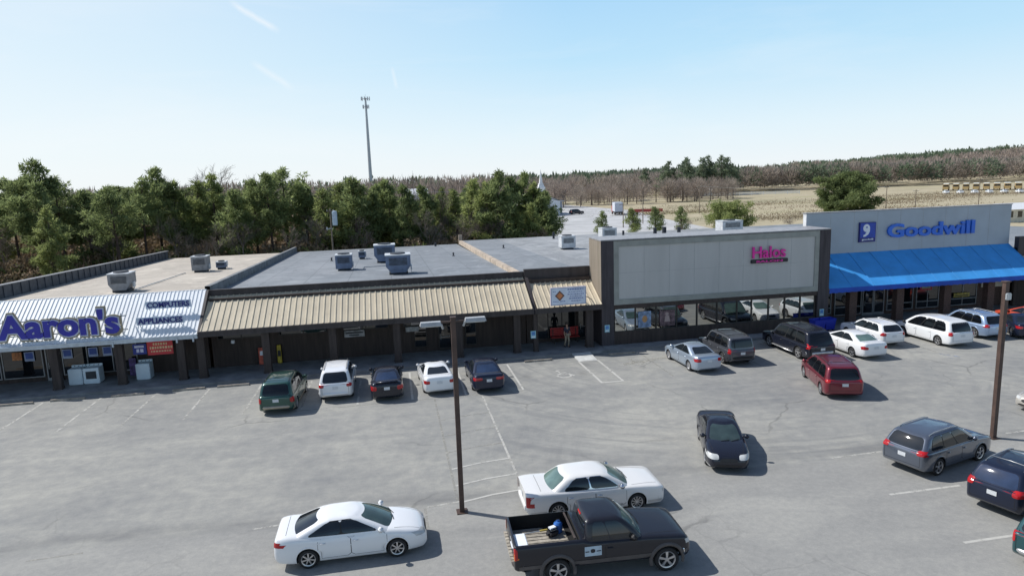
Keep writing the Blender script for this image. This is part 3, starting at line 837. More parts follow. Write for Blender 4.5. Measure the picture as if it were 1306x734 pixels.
# wheel stops
STOPS = [(-25.1,'beside the leftmost painted line'),(-21.8,'in the far left bay'),(-19.1,'below the white dryer pair'),(-15.8,'below the red banner'),(-12.45,'left of the pair of joined posts'),(-9.9,'left of the dark green minivan'),(-6.5,'in front of the dark green minivan'),(-3.7,'in front of the white off-roader'),(-.75,'in front of the black saloon beside the white off-roader'),(2.3,'in front of the white saloon by the lamp pole'),(5.35,'in front of the black saloon by the wheelchair bay'),(9.2,'at the head of the wheelchair bay'),(15.0,'right of the hatched access ramp')]
def wheel_stop(x, y, lab):
    m = MB(); L = .92
    m.prism([(y-.09,.004),(y+.09,.004),(y+.055,.12),(y-.055,.12)], x-L, x+L, 'X')
    o = m.build('wheel_stop', A_stop); tag(o, lab, 'wheel stop', 'concrete wheel stops along the kerb')
for x, l in STOPS: wheel_stop(x, 42.15+random.Random(x).uniform(-.12,.12), 'low worn concrete wheel stop '+l)

# ------------------------------------------------------------------ stores
def mansard(parent, x0, x1, ey, ez, ty, tz, mat, pitch=.37, name='canopy_roof', rib=.045):
    m = MB(); n = Vector((0, -(tz-ez), (ty-ey))).normalized()
    if n.z < 0: n.negate()
    a, b_ = Vector((0, ey, ez)), Vector((0, ty, tz))
    m.quad((x0, ey, ez), (x1, ey, ez), (x1, ty, tz), (x0, ty, tz))
    m.quad((x0, ty, tz-.06), (x1, ty, tz-.06), (x1, ey, ez-.06), (x0, ey, ez-.06))
    k = int((x1-x0)/pitch)
    for i in range(k+1):
        x = x0+.06+(x1-x0-.12)*i/k
        w0, w1 = .055, .03
        P = []
        for s, w, h in ((-1, w0, .002), (-1, w1, rib), (1, w1, rib), (1, w0, .002)):
            P.append([tuple(Vector((x+s*w, 0, 0))+a+n*h), tuple(Vector((x+s*w, 0, 0))+b_+n*h)])
        m.grid(P)
    return m.build(name, mat, parent)
def columns(parent, xs, y, z1, w=.46, mat=A_col, z0=.15):
    for x in xs:
        m = MB(); m.box(x-w/2, x+w/2, y, y+w*.8, z0, z1)
        m.box(x-w/2-.03, x+w/2+.03, y-.03, y+w*.8+.03, z0, z0+.12)
        m.build('column', mat, parent)
def frame_window(parent, x0, x1, z0, z1, y, nx=2, zm=None, fm=A_alum, gm_=A_sglass, name='window'):
    m = MB(); w = .06
    m.box(x0, x1, y-.05, y+.05, z0, z0+w); m.box(x0, x1, y-.05, y+.05, z1-w, z1)
    for i in range(nx+1):
        x = x0+(x1-x0)*i/nx
        xa, xb = max(x0, x-w/2), min(x1, x+w/2)
        if i == 0: xb = x0+w
        if i == nx: xa = x1-w
        m.box(xa, xb, y-.052, y+.052, z0+w, z1-w)
    if zm: m.box(x0+w, x1-w, y-.048, y+.048, zm-w/2, zm+w/2)
    f = m.build(name, fm, parent)
    g = MB(); g.quad((x0+w, y-.01, z0+w), (x1-w, y-.01, z0+w), (x1-w, y-.01, z1-w), (x0+w, y-.01, z1-w)); g.build('pane', gm_, f)
    return f
def door(parent, x0, x1, z1, y, fm=A_alum):
    m = MB(); w = .07; z0 = .16
    m.box(x0, x0+w, y-.06, y+.05, z0, z1); m.box(x1-w, x1, y-.06, y+.05, z0, z1); m.box(x0+w, x1-w, y-.06, y+.05, z1-w, z1); m.box(x0+w, x1-w, y-.06, y+.05, z0, z0+.2)
    d = m.build('door', fm, parent)
    g = MB(); g.quad((x0+w, y-.01, z0+.2), (x1-w, y-.01, z0+.2), (x1-w, y-.01, z1-w), (x0+w, y-.01, z1-w)); g.build('pane', A_sglass, d)
    h = MB(); h.bar((x0+.16, y-.10, .95), (x0+.16, y-.10, 1.35), .03, .03); h.bar((x0+.16, y-.10, 1.15), (x1-.12, y-.10, 1.15), .03, .03); h.build('handle', A_alum, d)
def roof_surf(parent, x0, x1, y0, y1, zf, zb, mat, name='roof'):
    m = MB(); n = 8
    m.grid([[(x0+(x1-x0)*i/2, y0+(y1-y0)*j/n, zf+(zb-zf)*j/n) for j in range(n+1)] for i in range(3)])
    o = m.build(name, mat, parent)
    if o.data.polygons[0].normal.z < 0: o.data.flip_normals()
    return o
def ZR(y): return 4.95-(y-47.3)*.0345   # roof fall to the back
BY = 90.5
FW = 46.6

# --- store 1: rental store with white canopy
s1 = thing('rental_store', 'low store with a white ribbed metal canopy and flat beige roof at the left', 'store', (0,0,0))
m = MB(); m.box(-27.6, -12.2, FW, FW+.2, .15, 4.9); m.box(-27.6, -27.4, FW+.2, BY, 0, 3.4); m.build('wall', A_wood, s1); m = MB(); m.box(-27.6, -12.2, BY, BY+.2, 0, 3.35); m.build('back_wall', A_wood, s1)
roof_surf(s1, -27.3, -12.2, 47.2, BY, ZR(47.2), ZR(BY), A_broof)
mansard(s1, -34.5, -12.1, 44.0, 3.05, 47.12, 5.35, A_wht, .24, rib=.035)
m = MB(); m.box(-34.5, -12.1, 43.86, 44.02, 2.80, 3.06); m.bbox(-34.5, -12.1, 43.80, 43.88, 2.98, 3.08, .02); m.build('gutter', A_gutter, s1)
m = MB(); m.box(-34.5, -12.1, 47.12, 47.3, 4.9, 5.38); m.build('fascia', A_gutter, s1)
m = MB(); m.box(-34.5, -12.1, 44.02, FW, 2.84, 2.90); m.build('soffit', A_soff, s1)
columns(s1, [-27.8,-24.15,-20.45,-16.8,-13.25], 44.12, 2.84)
for x in (-16.95, -13.3, -12.35):
    m = MB(); m.bar((x, 43.84, 2.95), (x, 43.86, 2.62), .09, .09); m.build('downspout', A_gutter, s1)
frame_window(s1, -27.1, -24.6, .45, 2.65, FW-.06, 2); frame_window(s1, -24.5, -22.15, .45, 2.65, FW-.06, 1)
door(s1, -22.0, -21.15, 2.6, FW-.06); frame_window(s1, -21.05, -16.6, .45, 2.65, FW-.06, 3)
# left parapet with corrugated inner face
m = MB()
for i in range(36):
    y0 = 47.3+i*1.195; z = ZR(y0)
    m.box(-27.35, -27.20, y0, y0+.60, z-.1, z+.92-i*.001); m.box(-27.35, -27.26, y0+.60, y0+1.195, z-.1, z+.90)
m.build('parapet', A_parap, s1)
m = MB()
for i in range(22):
    y0 = 47.3+i*1.956; y1 = y0+1.956
    m.add([(x, y, ZR(y)+h) for y in (y0, y1) for x, h in ((-27.52,.92),(-27.14,.92),(-27.14,.985),(-27.52,.985))], [(0,1,2,3),(7,6,5,4),(0,4,5,1),(1,5,6,2),(2,6,7,3),(3,7,4,0)])
m.build('coping', A_cop, s1)
# right parapet: cinder wall between stores
m = MB(); YS = [47.3+(91.5-47.3)*i/20 for i in range(21)]
m.grid([[(x, y, ZR(y)+h) for x, h in ((-12.25,-.2),(-12.25,.62),(-11.92,.62),(-11.92,-.2))] for y in YS]); 
m.quad((-12.25,YS[-1],ZR(YS[-1])-.2),(-11.92,YS[-1],ZR(YS[-1])-.2),(-11.92,YS[-1],ZR(YS[-1])+.62),(-12.25,YS[-1],ZR(YS[-1])+.62))
m.build('parapet', simple('block_parapet', (.17,.18,.19), .85, var=.3, scale=1.5), s1)

# --- store 2: long vacant store, tan canopy
s2 = thing('vacant_store', 'long dark timber store under a tan ribbed metal canopy with grey flat roof', 'store', (0,0,0))
m = MB(); m.box(-12.0, 9.3, FW, FW+.2, .15, 4.8); m.build('wall', A_wood, s2); m = MB(); m.box(-12.0, 9.3, BY, BY+.2, 0, 3.35); m.build('back_wall', A_wood, s2)
roof_surf(s2, -11.92, 8.95, 47.3, BY, ZR(47.3), ZR(BY), A_groof)
mansard(s2, -11.98, 9.32, 44.0, 3.18, 47.1, 4.9, A_tan)
m = MB(); m.box(-12.05, 9.36, 43.88, 44.0, 2.84, 3.20); m.box(-12.05, 9.36, 43.84, 43.88, 3.10, 3.20); m.build('fascia', A_fasc, s2)
m = MB(); m.box(-12.05, 9.36, 47.1, 47.3, 4.84, 5.28); m.box(-12.05, 9.36, 47.06, 47.34, 5.28, 5.33); m.build('fascia', A_fasc, s2)
m = MB(); m.box(-12.0, 9.36, 44.0, FW, 2.88, 2.94); m.build('soffit', A_soff, s2)
m = MB(); m.prism([(43.9,3.1),(44.02,3.1),(47.12,4.85),(47.2,5.35),(47.05,5.33)], -12.12, -11.96, 'X'); m.build('canopy_trim', A_fasc, s2)
columns(s2, [-12.05,-8.15,-4.0,.12,4.25,8.2], 44.12, 2.88)
for (a, b_) in ((-11.6,-8.6),(-7.7,-4.5),(-3.5,-.4),(.6,3.8)):
    frame_window(s2, a, b_, 2.05, 2.8, FW-.05, 2, fm=A_frame)
frame_window(s2, 1.3, 2.2, .5, 1.95, FW-.05, 1, fm=A_frame); door(s2, 3.0, 3.9, 1.98, FW-.04, A_frame); frame_window(s2, 4.9, 5.7, .4, 2.5, FW-.05, 1, fm=A_frame)
m = MB(); m.grid([[(x, y, ZR(y)+h+(.35*(y-47.3)/40)) for x, h in ((8.93,-.2),(8.93,.26),(9.33,.26),(9.33,-.2))] for y in [47.3+(87.5-47.3)*i/20 for i in range(21)]])
m.box(8.9,9.36,87.5,87.75,3.2,4.9); m.build('parapet', A_orange, s2)
m = MB(); m.tube([(5.9,88,3.5),(5.9,88,4.0)], .14, 8); m.build('roof_vent', A_hvacd, s2)

# --- store 3: small shop
s3 = thing('small_shop', 'narrow shop under a short tan canopy beside the tall grey facade', 'store', (0,0,0))
m = MB(); m.box(9.36, 14.2, FW, FW+.2, .15, 4.8); m.build('wall', A_wood, s3); m = MB(); m.box(9.36, 14.2, BY, BY+.2, 0, 3.8); m.build('back_wall', A_wood, s3)
roof_surf(s3, 9.33, 14.25, 47.3, 90.2, 4.95, 3.9, A_groof)
mansard(s3, 9.62, 14.22, 43.95, 3.18, 46.9, 4.66, A_tan)
m = MB(); m.box(9.45, 14.22, 43.83, 43.95, 2.84, 3.20); m.build('fascia', A_fasc, s3)
m = MB(); m.box(9.36, 14.22, 46.9, 47.2, 4.6, 5.45); m.box(9.36, 14.22, 46.85, 47.25, 5.45, 5.5); m.build('fascia', A_fasc, s3)
m = MB(); m.prism([(43.84,2.84),(43.98,2.84),(46.95,4.6),(46.95,5.0),(46.8,4.95)], 9.38, 9.6, 'X'); m.build('canopy_trim', A_fasc, s3)
m = MB(); m.box(9.4, 14.22, 43.95, FW, 2.88, 2.94); m.build('soffit', A_soff, s3)
columns(s3, [9.5], 44.12, 2.88, .3); columns(s3, [13.35], 44.12, 2.88, .5)
frame_window(s3, 9.9, 13.0, .4, 2.6, FW-.05, 3, fm=A_frame); door(s3, 13.15, 14.05, 2.5, FW-.05, A_frame)

# --- store 4: tall facade
s4 = thing('salon_store', 'tall store front with a wide pale grey sign panel and mirrored window strip', 'store', (0,0,0))
ZT = 7.5
m = MB(); m.box(15.15, 30.9, 44.45, 47.1, .15, ZT-.05); m.box(15.15, 30.9, 44.28, 44.45, .15, 1.05); m.box(15.15, 30.9, 44.26, 44.45, 2.72, 2.99)
m.build('wall', A_wood, s4); m = MB(); m.box(14.27, 31.75, 90, 90.2, 0, 3.8); m.build('back_wall', A_wood, s4)
m = MB(); m.box(14.25, 15.15, 44.22, 47.0, .15, ZT+.02); m.build('pillar', [A_pillar], s4)
m = MB(); m.quad((14.243,44.23,3.0),(14.243,46.99,3.0),(14.243,46.99,ZT),(14.243,44.23,ZT))
for i in range(14): m.box(14.215, 14.243, 44.25+i*.2, 44.28+i*.2, 3.0, ZT)
m.build('side_cladding', A_tanside, s4)
m = MB(); m.box(30.9, 31.78, 44.22, 47.0, .15, ZT+.02); m.build('pillar', A_pillar, s4)
m = MB(); m.box(14.22, 31.81, 44.17, 47.05, ZT+.02, ZT+.09); m.build('coping', A_cop, s4)
m = MB(); m.box(15.52, 30.55, 44.30, 44.45, 3.38, 7.06); m.build('sign_panel', A_panel, s4)
m = MB()
for k in range(1, 8): x = 15.52+15.03*k/8; m.box(x-.012, x+.012, 44.292, 44.30, 3.38, 7.06)
m.box(15.52, 30.55, 44.291, 44.30, 5.2, 5.222); m.build('panel_joints', simple('joint_grey', (.40,.405,.40), .8), s4)
m = MB()
for (a, b_, c, d) in ((15.15,30.9,7.06,7.48),(15.15,30.9,3.0,3.38),(15.15,15.52,3.38,7.06),(30.55,30.9,3.38,7.06)): m.box(a, b_, 44.24, 44.45, c, d)
m.build('panel_trim', A_trim, s4)
edges = [15.2,16.75,18.3,19.85,21.4,22.95,24.5,25.65,27.0,28.3,29.55,30.75]
for i, (a, b_) in enumerate(zip(edges, edges[1:])):
    m = MB(); y = 44.36; w = .05
    m.box(a, b_, y-.05, y+.05, 1.05, 1.05+w); m.box(a, b_, y-.05, y+.05, 2.72-w, 2.72); m.box(a, a+w, y-.05, y+.05, 1.05+w, 2.72-w); m.box(b_-w, b_, y-.05, y+.05, 1.05+w, 2.72-w)
    f = m.build('window', A_frame, s4)
    g = MB(); t = (random.Random(i).uniform(-.012,.012)); g.quad((a+w, y+t, 1.05+w), (b_-w, y-t, 1.05+w), (b_-w, y-t+.006, 2.72-w), (a+w, y+t+.006, 2.72-w)); g.build('pane', A_mirror, f)
roof_surf(s4, 14.25, 31.8, 47.1, 90.2, 4.95, 3.9, roof_mat('pale_membrane', (.20,.21,.22), (.32,.33,.34)))
m = MB()
for (x, y, r) in ((34.5,84,.25),(36.0,84.5,.3),(37.4,83,.25),(29.4,82,.15),(21.0,85,.15)): m.tube([(x,y,3.9),(x,y,4.9)], r, 8)
m.build('roof_vent', A_hvacd, s4)

# --- store 5: thrift store with blue awning
s5 = thing('thrift_store', 'pale grey fronted store with a long blue awning at the right', 'store', (0,0,0))
m = MB(); m.box(31.84, 50.4, 47.3, 47.7, 2.7, 8.5); m.box(31.84, 50.4, 47.5, 47.7, .15, 2.7); m.build('wall', A_gw, s5); m = MB(); m.box(31.84, 50.4, 90, 90.2, 0, 3.9); m.build('back_wall', A_gw, s5)
m = MB(); m.box(31.80, 31.84, 47.3, 47.7, .15, 8.5); m.build('wall_return', simple('sunlit_white_side', (.62,.63,.64), .7), s5)  # sunlight put into the colour: return whiter than its wall
m = MB(); m.box(31.75, 50.46, 47.25, 47.75, 8.5, 8.56); m.build('coping', A_cop, s5)
roof_surf(s5, 31.8, 50.4, 47.7, 90.2, 4.95, 3.9, MATS['pale_membrane'])
m = MB(); n = 14
m.quad((31.82,44.2,3.12),(50.4,44.2,3.12),(50.4,47.28,5.28),(31.82,47.28,5.28))
m.add([(50.4,44.2,3.12),(50.4,47.28,5.28),(50.4,47.28,3.12)], [(0,1,2)])
m.cm = 1
for i in range(11):
    x = 31.9+18.4*i/10; m.bar((x,44.22,3.135),(x,47.26,5.295), .035, .03)
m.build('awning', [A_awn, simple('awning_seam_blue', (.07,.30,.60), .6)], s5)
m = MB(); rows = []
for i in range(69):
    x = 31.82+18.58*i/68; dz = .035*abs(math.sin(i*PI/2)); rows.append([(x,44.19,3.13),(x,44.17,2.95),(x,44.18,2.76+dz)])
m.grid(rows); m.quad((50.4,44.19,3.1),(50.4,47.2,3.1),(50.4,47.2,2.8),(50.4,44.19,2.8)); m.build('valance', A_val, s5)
m = MB(); m.box(31.84, 50.4, 47.32, 47.5, .15, 2.7); m.build('storefront_wall', A_brick, s5)
columns(s5, [34.4,38.45,42.65,46.6], 44.9, 2.95, .62, A_brick)
frame_window(s5, 32.1, 34.2, .5, 2.5, 47.26, 1, .95); frame_window(s5, 34.5, 36.9, .3, 2.5, 47.26, 2, .95); door(s5, 37.0, 37.95, 2.5, 47.26); door(s5, 38.0, 38.95, 2.5, 47.26)
frame_window(s5, 39.2, 41.6, .4, 2.5, 47.26, 2, .95); frame_window(s5, 41.9, 44.0, .4, 2.5, 47.26, 2, .95); frame_window(s5, 44.9, 47.6, .4, 2.5, 47.26, 2, .95)
m = MB(); m.box(48.0, 50.3, 47.2, 47.3, 1.75, 2.3); m.build('painted_sunlit_band', simple('pale_band', (.62,.55,.45), .7), s5)  # added pale strip, its colour stands in for a sunlit band

m = MB()
for k in range(1, 9): x = 31.84+18.56*k/9; m.box(x-.012, x+.012, 47.292, 47.30, 5.3, 8.5)
m.build('panel_joints', MATS['joint_grey'], s5)
# --- store 6: next store to the right, partly in frame
s6 = thing('corner_store', 'dark timber store with tan canopy beyond the end of the blue awning', 'store', (0,0,0))
m = MB(); m.box(50.42, 72, 46.5, 46.7, .15, 5.0); m.build('wall', A_wood, s6); m = MB(); m.box(50.42, 72, 90, 90.2, 0, 3.9); m.build('back_wall', A_wood, s6); m = MB(); m.prism([(46.5,0),(90.2,0),(90.2,3.88),(46.8,4.9),(46.5,4.9)], 72.0, 72.2, 'X'); m.build('side_wall', A_wood, s6)
mansard(s6, 50.5, 72, 44.0, 3.1, 46.4, 4.3, A_tan); m = MB(); m.box(50.42, 72, 43.86, 44.0, 2.8, 3.12); m.box(50.42, 72, 46.4, 46.8, 4.3, 5.9); m.build('fascia', A_fasc, s6)
m = MB(); m.box(50.45, 72, 44.0, 46.5, 2.85, 2.9); m.build('soffit', A_soff, s6)
columns(s6, [51.4,54.5,58.6,62.7,66.8,70.9], 44.12, 2.85); roof_surf(s6, 50.42, 72, 46.8, 90.2, 4.95, 3.9, A_groof)

# ------------------------------------------------------------------ writing
def text_mesh(s, name, mat, size, loc, parent=None, bold=0.0, depth=.04, align='LEFT', width=None, rot=(PI/2,0,0), shear=0, height=None):
    cu = bpy.data.curves.new(name, 'FONT'); cu.body = s; cu.size = size; cu.extrude = depth; cu.offset = bold; cu.align_x = align; cu.shear = shear; cu.resolution_u = 3
    t = bpy.data.objects.new(name+'_t', cu); COL.objects.link(t)
    me = bpy.data.meshes.new_from_object(t.evaluated_get(bpy.context.evaluated_depsgraph_get())); bpy.data.objects.remove(t)
    co = np.array([v.co[:] for v in me.vertices]); w = co[:,0].max()-co[:,0].min(); h = co[:,1].max()-co[:,1].min(); x0 = co[:,0].min(); y0 = co[:,1].min()
    sx = width/w if width else 1; sy = height/h if height else sx
    for v in me.vertices: v.co.x = (v.co.x-(x0 if width else 0))*sx; v.co.y = (v.co.y-(y0 if height else 0))*sy
    me.materials.clear(); me.materials.append(mat); me.name = name
    o = bpy.data.objects.new(name, me); COL.objects.link(o); o.location = loc; o.rotation_euler = rot
    if parent is not None: o.parent = parent
    return o
T_blue = simple('sign_blue', (.030,.030,.34), .45, var=.1); T_gold = simple('sign_gold', (.30,.25,.16), .5, var=.15); T_pale = simple('sign_pale_edge', (.55,.58,.66), .5)
T_pink = simple('sign_pink', (.72,.02,.33), .45, var=.1); T_dark = simple('sign_dark', (.02,.02,.025), .6); T_gwb = simple('sign_goodwill_blue', (.02,.15,.66), .4, var=.1)
T_white = simple('sign_white', (.75,.78,.82), .5, var=.05); T_nav = simple('sign_navy', (.012,.022,.18), .4)
rz = 0
# the canopy slope carries upright letters on a frame
def canopy_z(y): return 3.05+(y-44.0)*2.30/3.12
sg = thing('store_sign', "large blue rental store lettering with gold outline standing on the white canopy", 'sign', (-23.25, 44.15, 3.42))
for nm, mat, bold, dy in (('letter_backing', T_gold, .16, .06), ('letter_outline', T_pale, .115, .03), ('letters', T_blue, .065, 0)):
    o = text_mesh("Aaron's", nm, mat, 1.9, (0,dy,0), sg, bold, .05)
    co = np.array([v.co[:] for v in o.data.vertices])
    grow = {'letter_backing': .17, 'letter_outline': .08, 'letters': 0}[nm]
    w = co[:,0].max()-co[:,0].min(); x0 = co[:,0].min(); h = co[:,1].max()-co[:,1].min(); y0 = co[:,1].min()
    for v in o.data.vertices:
        v.co.x = -grow+(v.co.x-x0)*(6.7+2*grow)/w; v.co.y = -grow+(v.co.y-y0)*(1.55+2*grow)/h
m = MB(); m.box(0, 7.1, .12, .18, .15, .22); m.box(0, 7.1, .12, .18, 1.0, 1.07)
for i in range(6): m.bar((.3+i*1.3, .15, -.1), (.3+i*1.3, .15, 1.2), .06, .06); m.bar((.3+i*1.3, .15, 1.0), (.3+i*1.3, 1.0, .95), .05, .05)
m.build('sign_frame', A_galv, sg)
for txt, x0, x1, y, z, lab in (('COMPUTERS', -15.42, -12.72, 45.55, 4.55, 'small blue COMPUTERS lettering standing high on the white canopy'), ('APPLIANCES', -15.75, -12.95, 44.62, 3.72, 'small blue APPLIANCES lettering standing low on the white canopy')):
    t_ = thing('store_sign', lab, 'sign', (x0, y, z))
    text_mesh(txt, 'letters', T_nav, .5, (0.1, -.03, .06), t_, .012, .02, width=x1-x0-.2, height=.36)
    m = MB(); m.box(0, x1-x0, 0, .04, 0, .48); m.build('letter_backing', simple('sign_shadow_slate', (.50,.58,.68), .6), t_)  # backing board in the slate tone of the letters' merged shadow
    m = MB()
    for k in range(4): m.bar((.2+k*(x1-x0-.4)/3, .06, -.12), (.2+k*(x1-x0-.4)/3, .06, .4), .04, .04)
    m.build('sign_frame', A_galv, t_)
# shop sign board with an orange diamond
t_ = thing('shop_sign', 'pale rectangular sign board with an orange diamond on the short tan canopy', 'sign', (10.58, 43.9, 3.36))
m = MB(); m.bbox(0, 2.42, 0, .12, 0, 1.15, .015); m.build('board', simple('sign_lilac_white', (.62,.68,.78), .5, var=.1, scale=2), t_)
m = MB(); m.box(-.03, 2.45, -.02, .14, 1.15, 1.19); m.box(-.03, 2.45, -.02, .14, -.04, 0); m.box(-.04, 0, -.02, .14, 0, 1.15); m.box(2.42, 2.46, -.02, .14, 0, 1.15); m.build('frame', simple('sign_frame_pink', (.42,.40,.50), .5), t_)
m = MB(); m.add([(.60-.34,-.005,.62),(.60,-.005,.62-.36),(.60+.34,-.005,.62),(.60,-.005,.62+.36)], [(0,1,2,3)]); m.build('diamond_emblem', simple('emblem_brown', (.14,.07,.06), .5), t_)
m = MB(); m.add([(.60-.22,-.010,.62),(.60,-.010,.62-.24),(.60+.22,-.010,.62),(.60,-.010,.62+.24)], [(0,1,2,3)]); m.build('diamond_centre', simple('emblem_orange', (.62,.22,.08), .5), t_)
m = MB(); rr = random.Random(5)
for k, (z, x0, x1, h) in enumerate(((.98,1.15,2.3,.09),(.82,1.2,2.2,.05),(.66,1.15,2.3,.06),(.52,1.3,2.15,.05),(.36,1.25,2.25,.07),(.2,1.4,2.1,.05),(.20,.15,.5,.06),(.20,.62,1.0,.06),(.9,.12,.35,.05))):
    x = x0
    while x < x1: w = rr.uniform(.05,.16); m.quad((x,-.006,z),(min(x1,x+w),-.006,z),(min(x1,x+w),-.006,z+h),(x,-.006,z+h)); x += w+.035
m.build('blurred_lettering', simple('sign_ink', (.16,.20,.42), .5), t_)
m = MB(); m.bar((2.42,.06,.5),(3.3,.9,-.05),.04,.04); m.bar((.3,.1,.5),(.3,1.2,.6),.05,.05); m.bar((2.1,.1,.5),(2.1,1.2,.6),.05,.05); m.build('stay', A_fasc, t_)
# Halos
t_ = thing('salon_sign', 'bright pink Halos lettering over a small dark strip on the pale grey panel', 'sign', (25.45, 44.24, 5.35))
o = text_mesh('Halos', 'letters', T_pink, 1.2, (0.08,-.08,.36), t_, .02, .05, width=2.6, height=.84)
m = MB(); m.bbox(0.0, 2.9, -.10, .03, .0, .27, .03); m.build('strip', T_dark, t_)
text_mesh('SALON', 'strip_letters', T_pink, .2, (.35,-.115,.05), t_, .008, .005, width=2.1, height=.15)
# Goodwill
t_ = thing('thrift_sign', 'large blue Goodwill lettering on the pale wall above the awning', 'sign', (38.85, 47.2, 6.31))
o = text_mesh('Goodwill', 'letters', T_gwb, 1.2, (0,-.02,0), t_, .035, .08, width=8.0, height=1.1)
t_ = thing('logo_sign', 'square dark blue emblem sign with a white half smiling face left of the lettering', 'sign', (36.35, 47.13, 6.08))
m = MB(); m.bbox(0, 1.45, 0, .15, 0, 1.55, .02); m.build('panel', T_nav, t_)
m = MB(); m.quad((.06,-.006,.34),(1.39,-.006,.34),(1.39,-.006,1.49),(.06,-.006,1.49)); m.build('blue_field', simple('logo_blue', (.012,.06,.40), .4), t_)
m = MB(); cc = [(.60+.30*math.cos(a*PI/10), -.012, 1.10+.31*math.sin(a*PI/10)) for a in range(20)]; m.add(cc, [list(range(20))])
m.add([(.90,-.014,1.12),(.90,-.014,.86),(.78,-.014,.60),(.52,-.014,.44),(.34,-.014,.42),(.34,-.014,.56),(.50,-.014,.62),(.60,-.014,.80)], [list(range(8))]); m.build('white_emblem', T_white, t_)
m = MB(); m.add([(.62+.07*math.cos(a*PI/6), -.018, 1.16+.07*math.sin(a*PI/6)) for a in range(12)], [list(range(12))]); m.build('emblem_eye', MATS['logo_blue'], t_)
text_mesh('goodwill', 'small_letters', T_white, .2, (.22,-.012,.10), t_, .006, .004, width=1.0, height=.18)
# banner and posters
t_ = tag((lambda m: (m.box(0,1.5,0,.02,0,.86), m.build('banner', simple('banner_red', (.55,.045,.05), .6, var=.2)))[1])(MB()), 'red advertising banner with rows of faded letters hanging under the white canopy', 'banner'); t_.location = (-15.28, 44.55, 1.8)
m = MB(); rr = random.Random(3)
for z, h, x0, x1 in ((.62,.14,.35,1.1),(.38,.15,.15,1.4),(.18,.09,.2,1.3)):
    x = x0
    while x < x1: w = rr.uniform(.07,.13); m.box(x, x+w, -.006, .0, z, z+h); x += w+.05
m.build('lettering', simple('banner_ink', (.62,.45,.25), .6), t_)
m = MB(); m.box(0,.78,0,.02,0,.66); o = m.build('poster', simple('poster_navy', (.015,.03,.22), .5)); tag(o, 'dark blue poster with white blocks of print beside the red banner', 'poster'); o.location = (-16.12, 44.56, 1.9)
m = MB(); m.box(.1,.65,-.006,0,.42,.56); m.box(.2,.36,-.006,0,.12,.34); m.box(.42,.6,-.006,0,.12,.34); m.build('print', simple('poster_print', (.5,.5,.62), .5), o)
PB = simple('poster_blue', (.05,.10,.36), .5); PW = simple('poster_pale', (.35,.42,.60), .5)
for x, lab in ((-23.15, 'square blue window poster left of the store door'), (-20.95, 'square blue window poster just right of the store door'), (-19.45, 'square blue window poster above the white appliances'), (-18.6, 'square blue window poster right above the dark appliance door')):
    m = MB(); m.box(0,.56,0,.012,0,.6); o = m.build('window_poster', PW); o.location = (x, 46.44, 1.55); tag(o, lab, 'poster', 'blue posters in the rental store windows')
    m = MB(); m.quad((.06,-.004,.15),(.5,-.004,.15),(.5,-.004,.55),(.06,-.004,.55)); m.build('print', PB, o)
m = MB(); m.box(0,.55,0,.012,0,.5); o = m.build('window_poster', simple('poster_orange', (.52,.20,.07), .5, var=.5, scale=6)); o.location = (-23.85, 46.44, 1.66); tag(o, 'orange and yellow window poster left of the square blue poster', 'poster')
m = MB(); m.bbox(0,.42,0,.10,0,1.15,.02); o = m.build('floor_sign', simple('poster_blue_red', (.10,.06,.20), .5, var=.6, scale=5)); o.location = (-17.05, 46.2, .155); tag(o, 'narrow blue and orange upright sign behind the small white appliance', 'sign')
# appliances on the sidewalk
A_app = simple('appliance_white', (.62,.72,.78), .35, var=.05)
def appliance(name, x, y, w, d, h, lab, kind):
    t_ = thing(name, lab, 'appliance', (x, y, .155))
    m = MB(); m.bbox(0, w, 0, d, .03, h, .02); m.box(.04, w-.04, .04, d-.04, 0, .03); m.build('cabinet', A_app, t_)
    m = MB(); m.bbox(0, w, d-.14, d, h, h+.14, .02); m.build('control_panel', A_app, t_)
    for k in range(3):
        m = MB(); m.lathe([(0,-.03),(.025,-.03),(.03,0)], (.2+k*w*.28, d-.14, h+.07), 'Y', 10); m.build('knob', A_hvacd, t_)
    if kind == 'dark':
        m = MB(); m.bbox(.16, w-.16, -.02, .01, .32, h-.2, .01); m.build('door', A_hvacd, t_)
    else:
        m = MB(); m.bbox(.05, w-.05, -.012, .01, .12, h-.06, .008); m.build('front_panel', A_app, t_)
        m = MB(); m.bbox(.08, w-.08, .08, d-.2, h, h+.015, .006); m.build('lid', A_app, t_)
appliance('washing_machine', -20.15, 44.95, .80, .75, 1.0, 'white washing machine, left one of the adjoining pair by the store door', 'plain')
appliance('kitchen_stove', -19.3, 44.95, .92, .75, 1.0, 'white stove with a dark oven window, right one of the adjoining pair', 'dark')
appliance('clothes_dryer', -16.25, 44.95, .82, .75, 1.02, 'white dryer standing alone beneath the red banner', 'plain')
# panels and other things under the tan canopy
m = MB(); m.bbox(-.26,.26,0,.06,0,1.2,.03); o = m.build('notice_board', simple('red_board', (.50,.10,.06), .6, var=.3, scale=4)); o.location = (-8.85,46.4,.155); tag(o, 'faded red upright board leaning by the dark wall behind the green minivan', 'board')
m = MB(); m.box(-.14,.14,-.008,0,.65,.95); m.build('print', T_white, o)
m = MB(); m.bbox(-.16,.16,0,.06,0,1.3,.03); o = m.build('notice_board', simple('yellow_board', (.48,.36,.04), .6, var=.3, scale=4)); o.location = (-7.75,46.4,.155); tag(o, 'narrow yellow upright board beside the red one by the dark wall', 'board')
m = MB(); m.box(-.1,.1,-.008,0,.5,.9); m.build('print', T_dark, o)
m = MB(); m.box(0,1.35,0,.03,0,.45); o = m.build('window_sign', simple('pale_sign', (.32,.33,.34), .5, var=.4, scale=4)); o.location = (-3.4,46.35,1.62); tag(o, 'small pale grey sign with dark writing on the long timber front', 'sign')
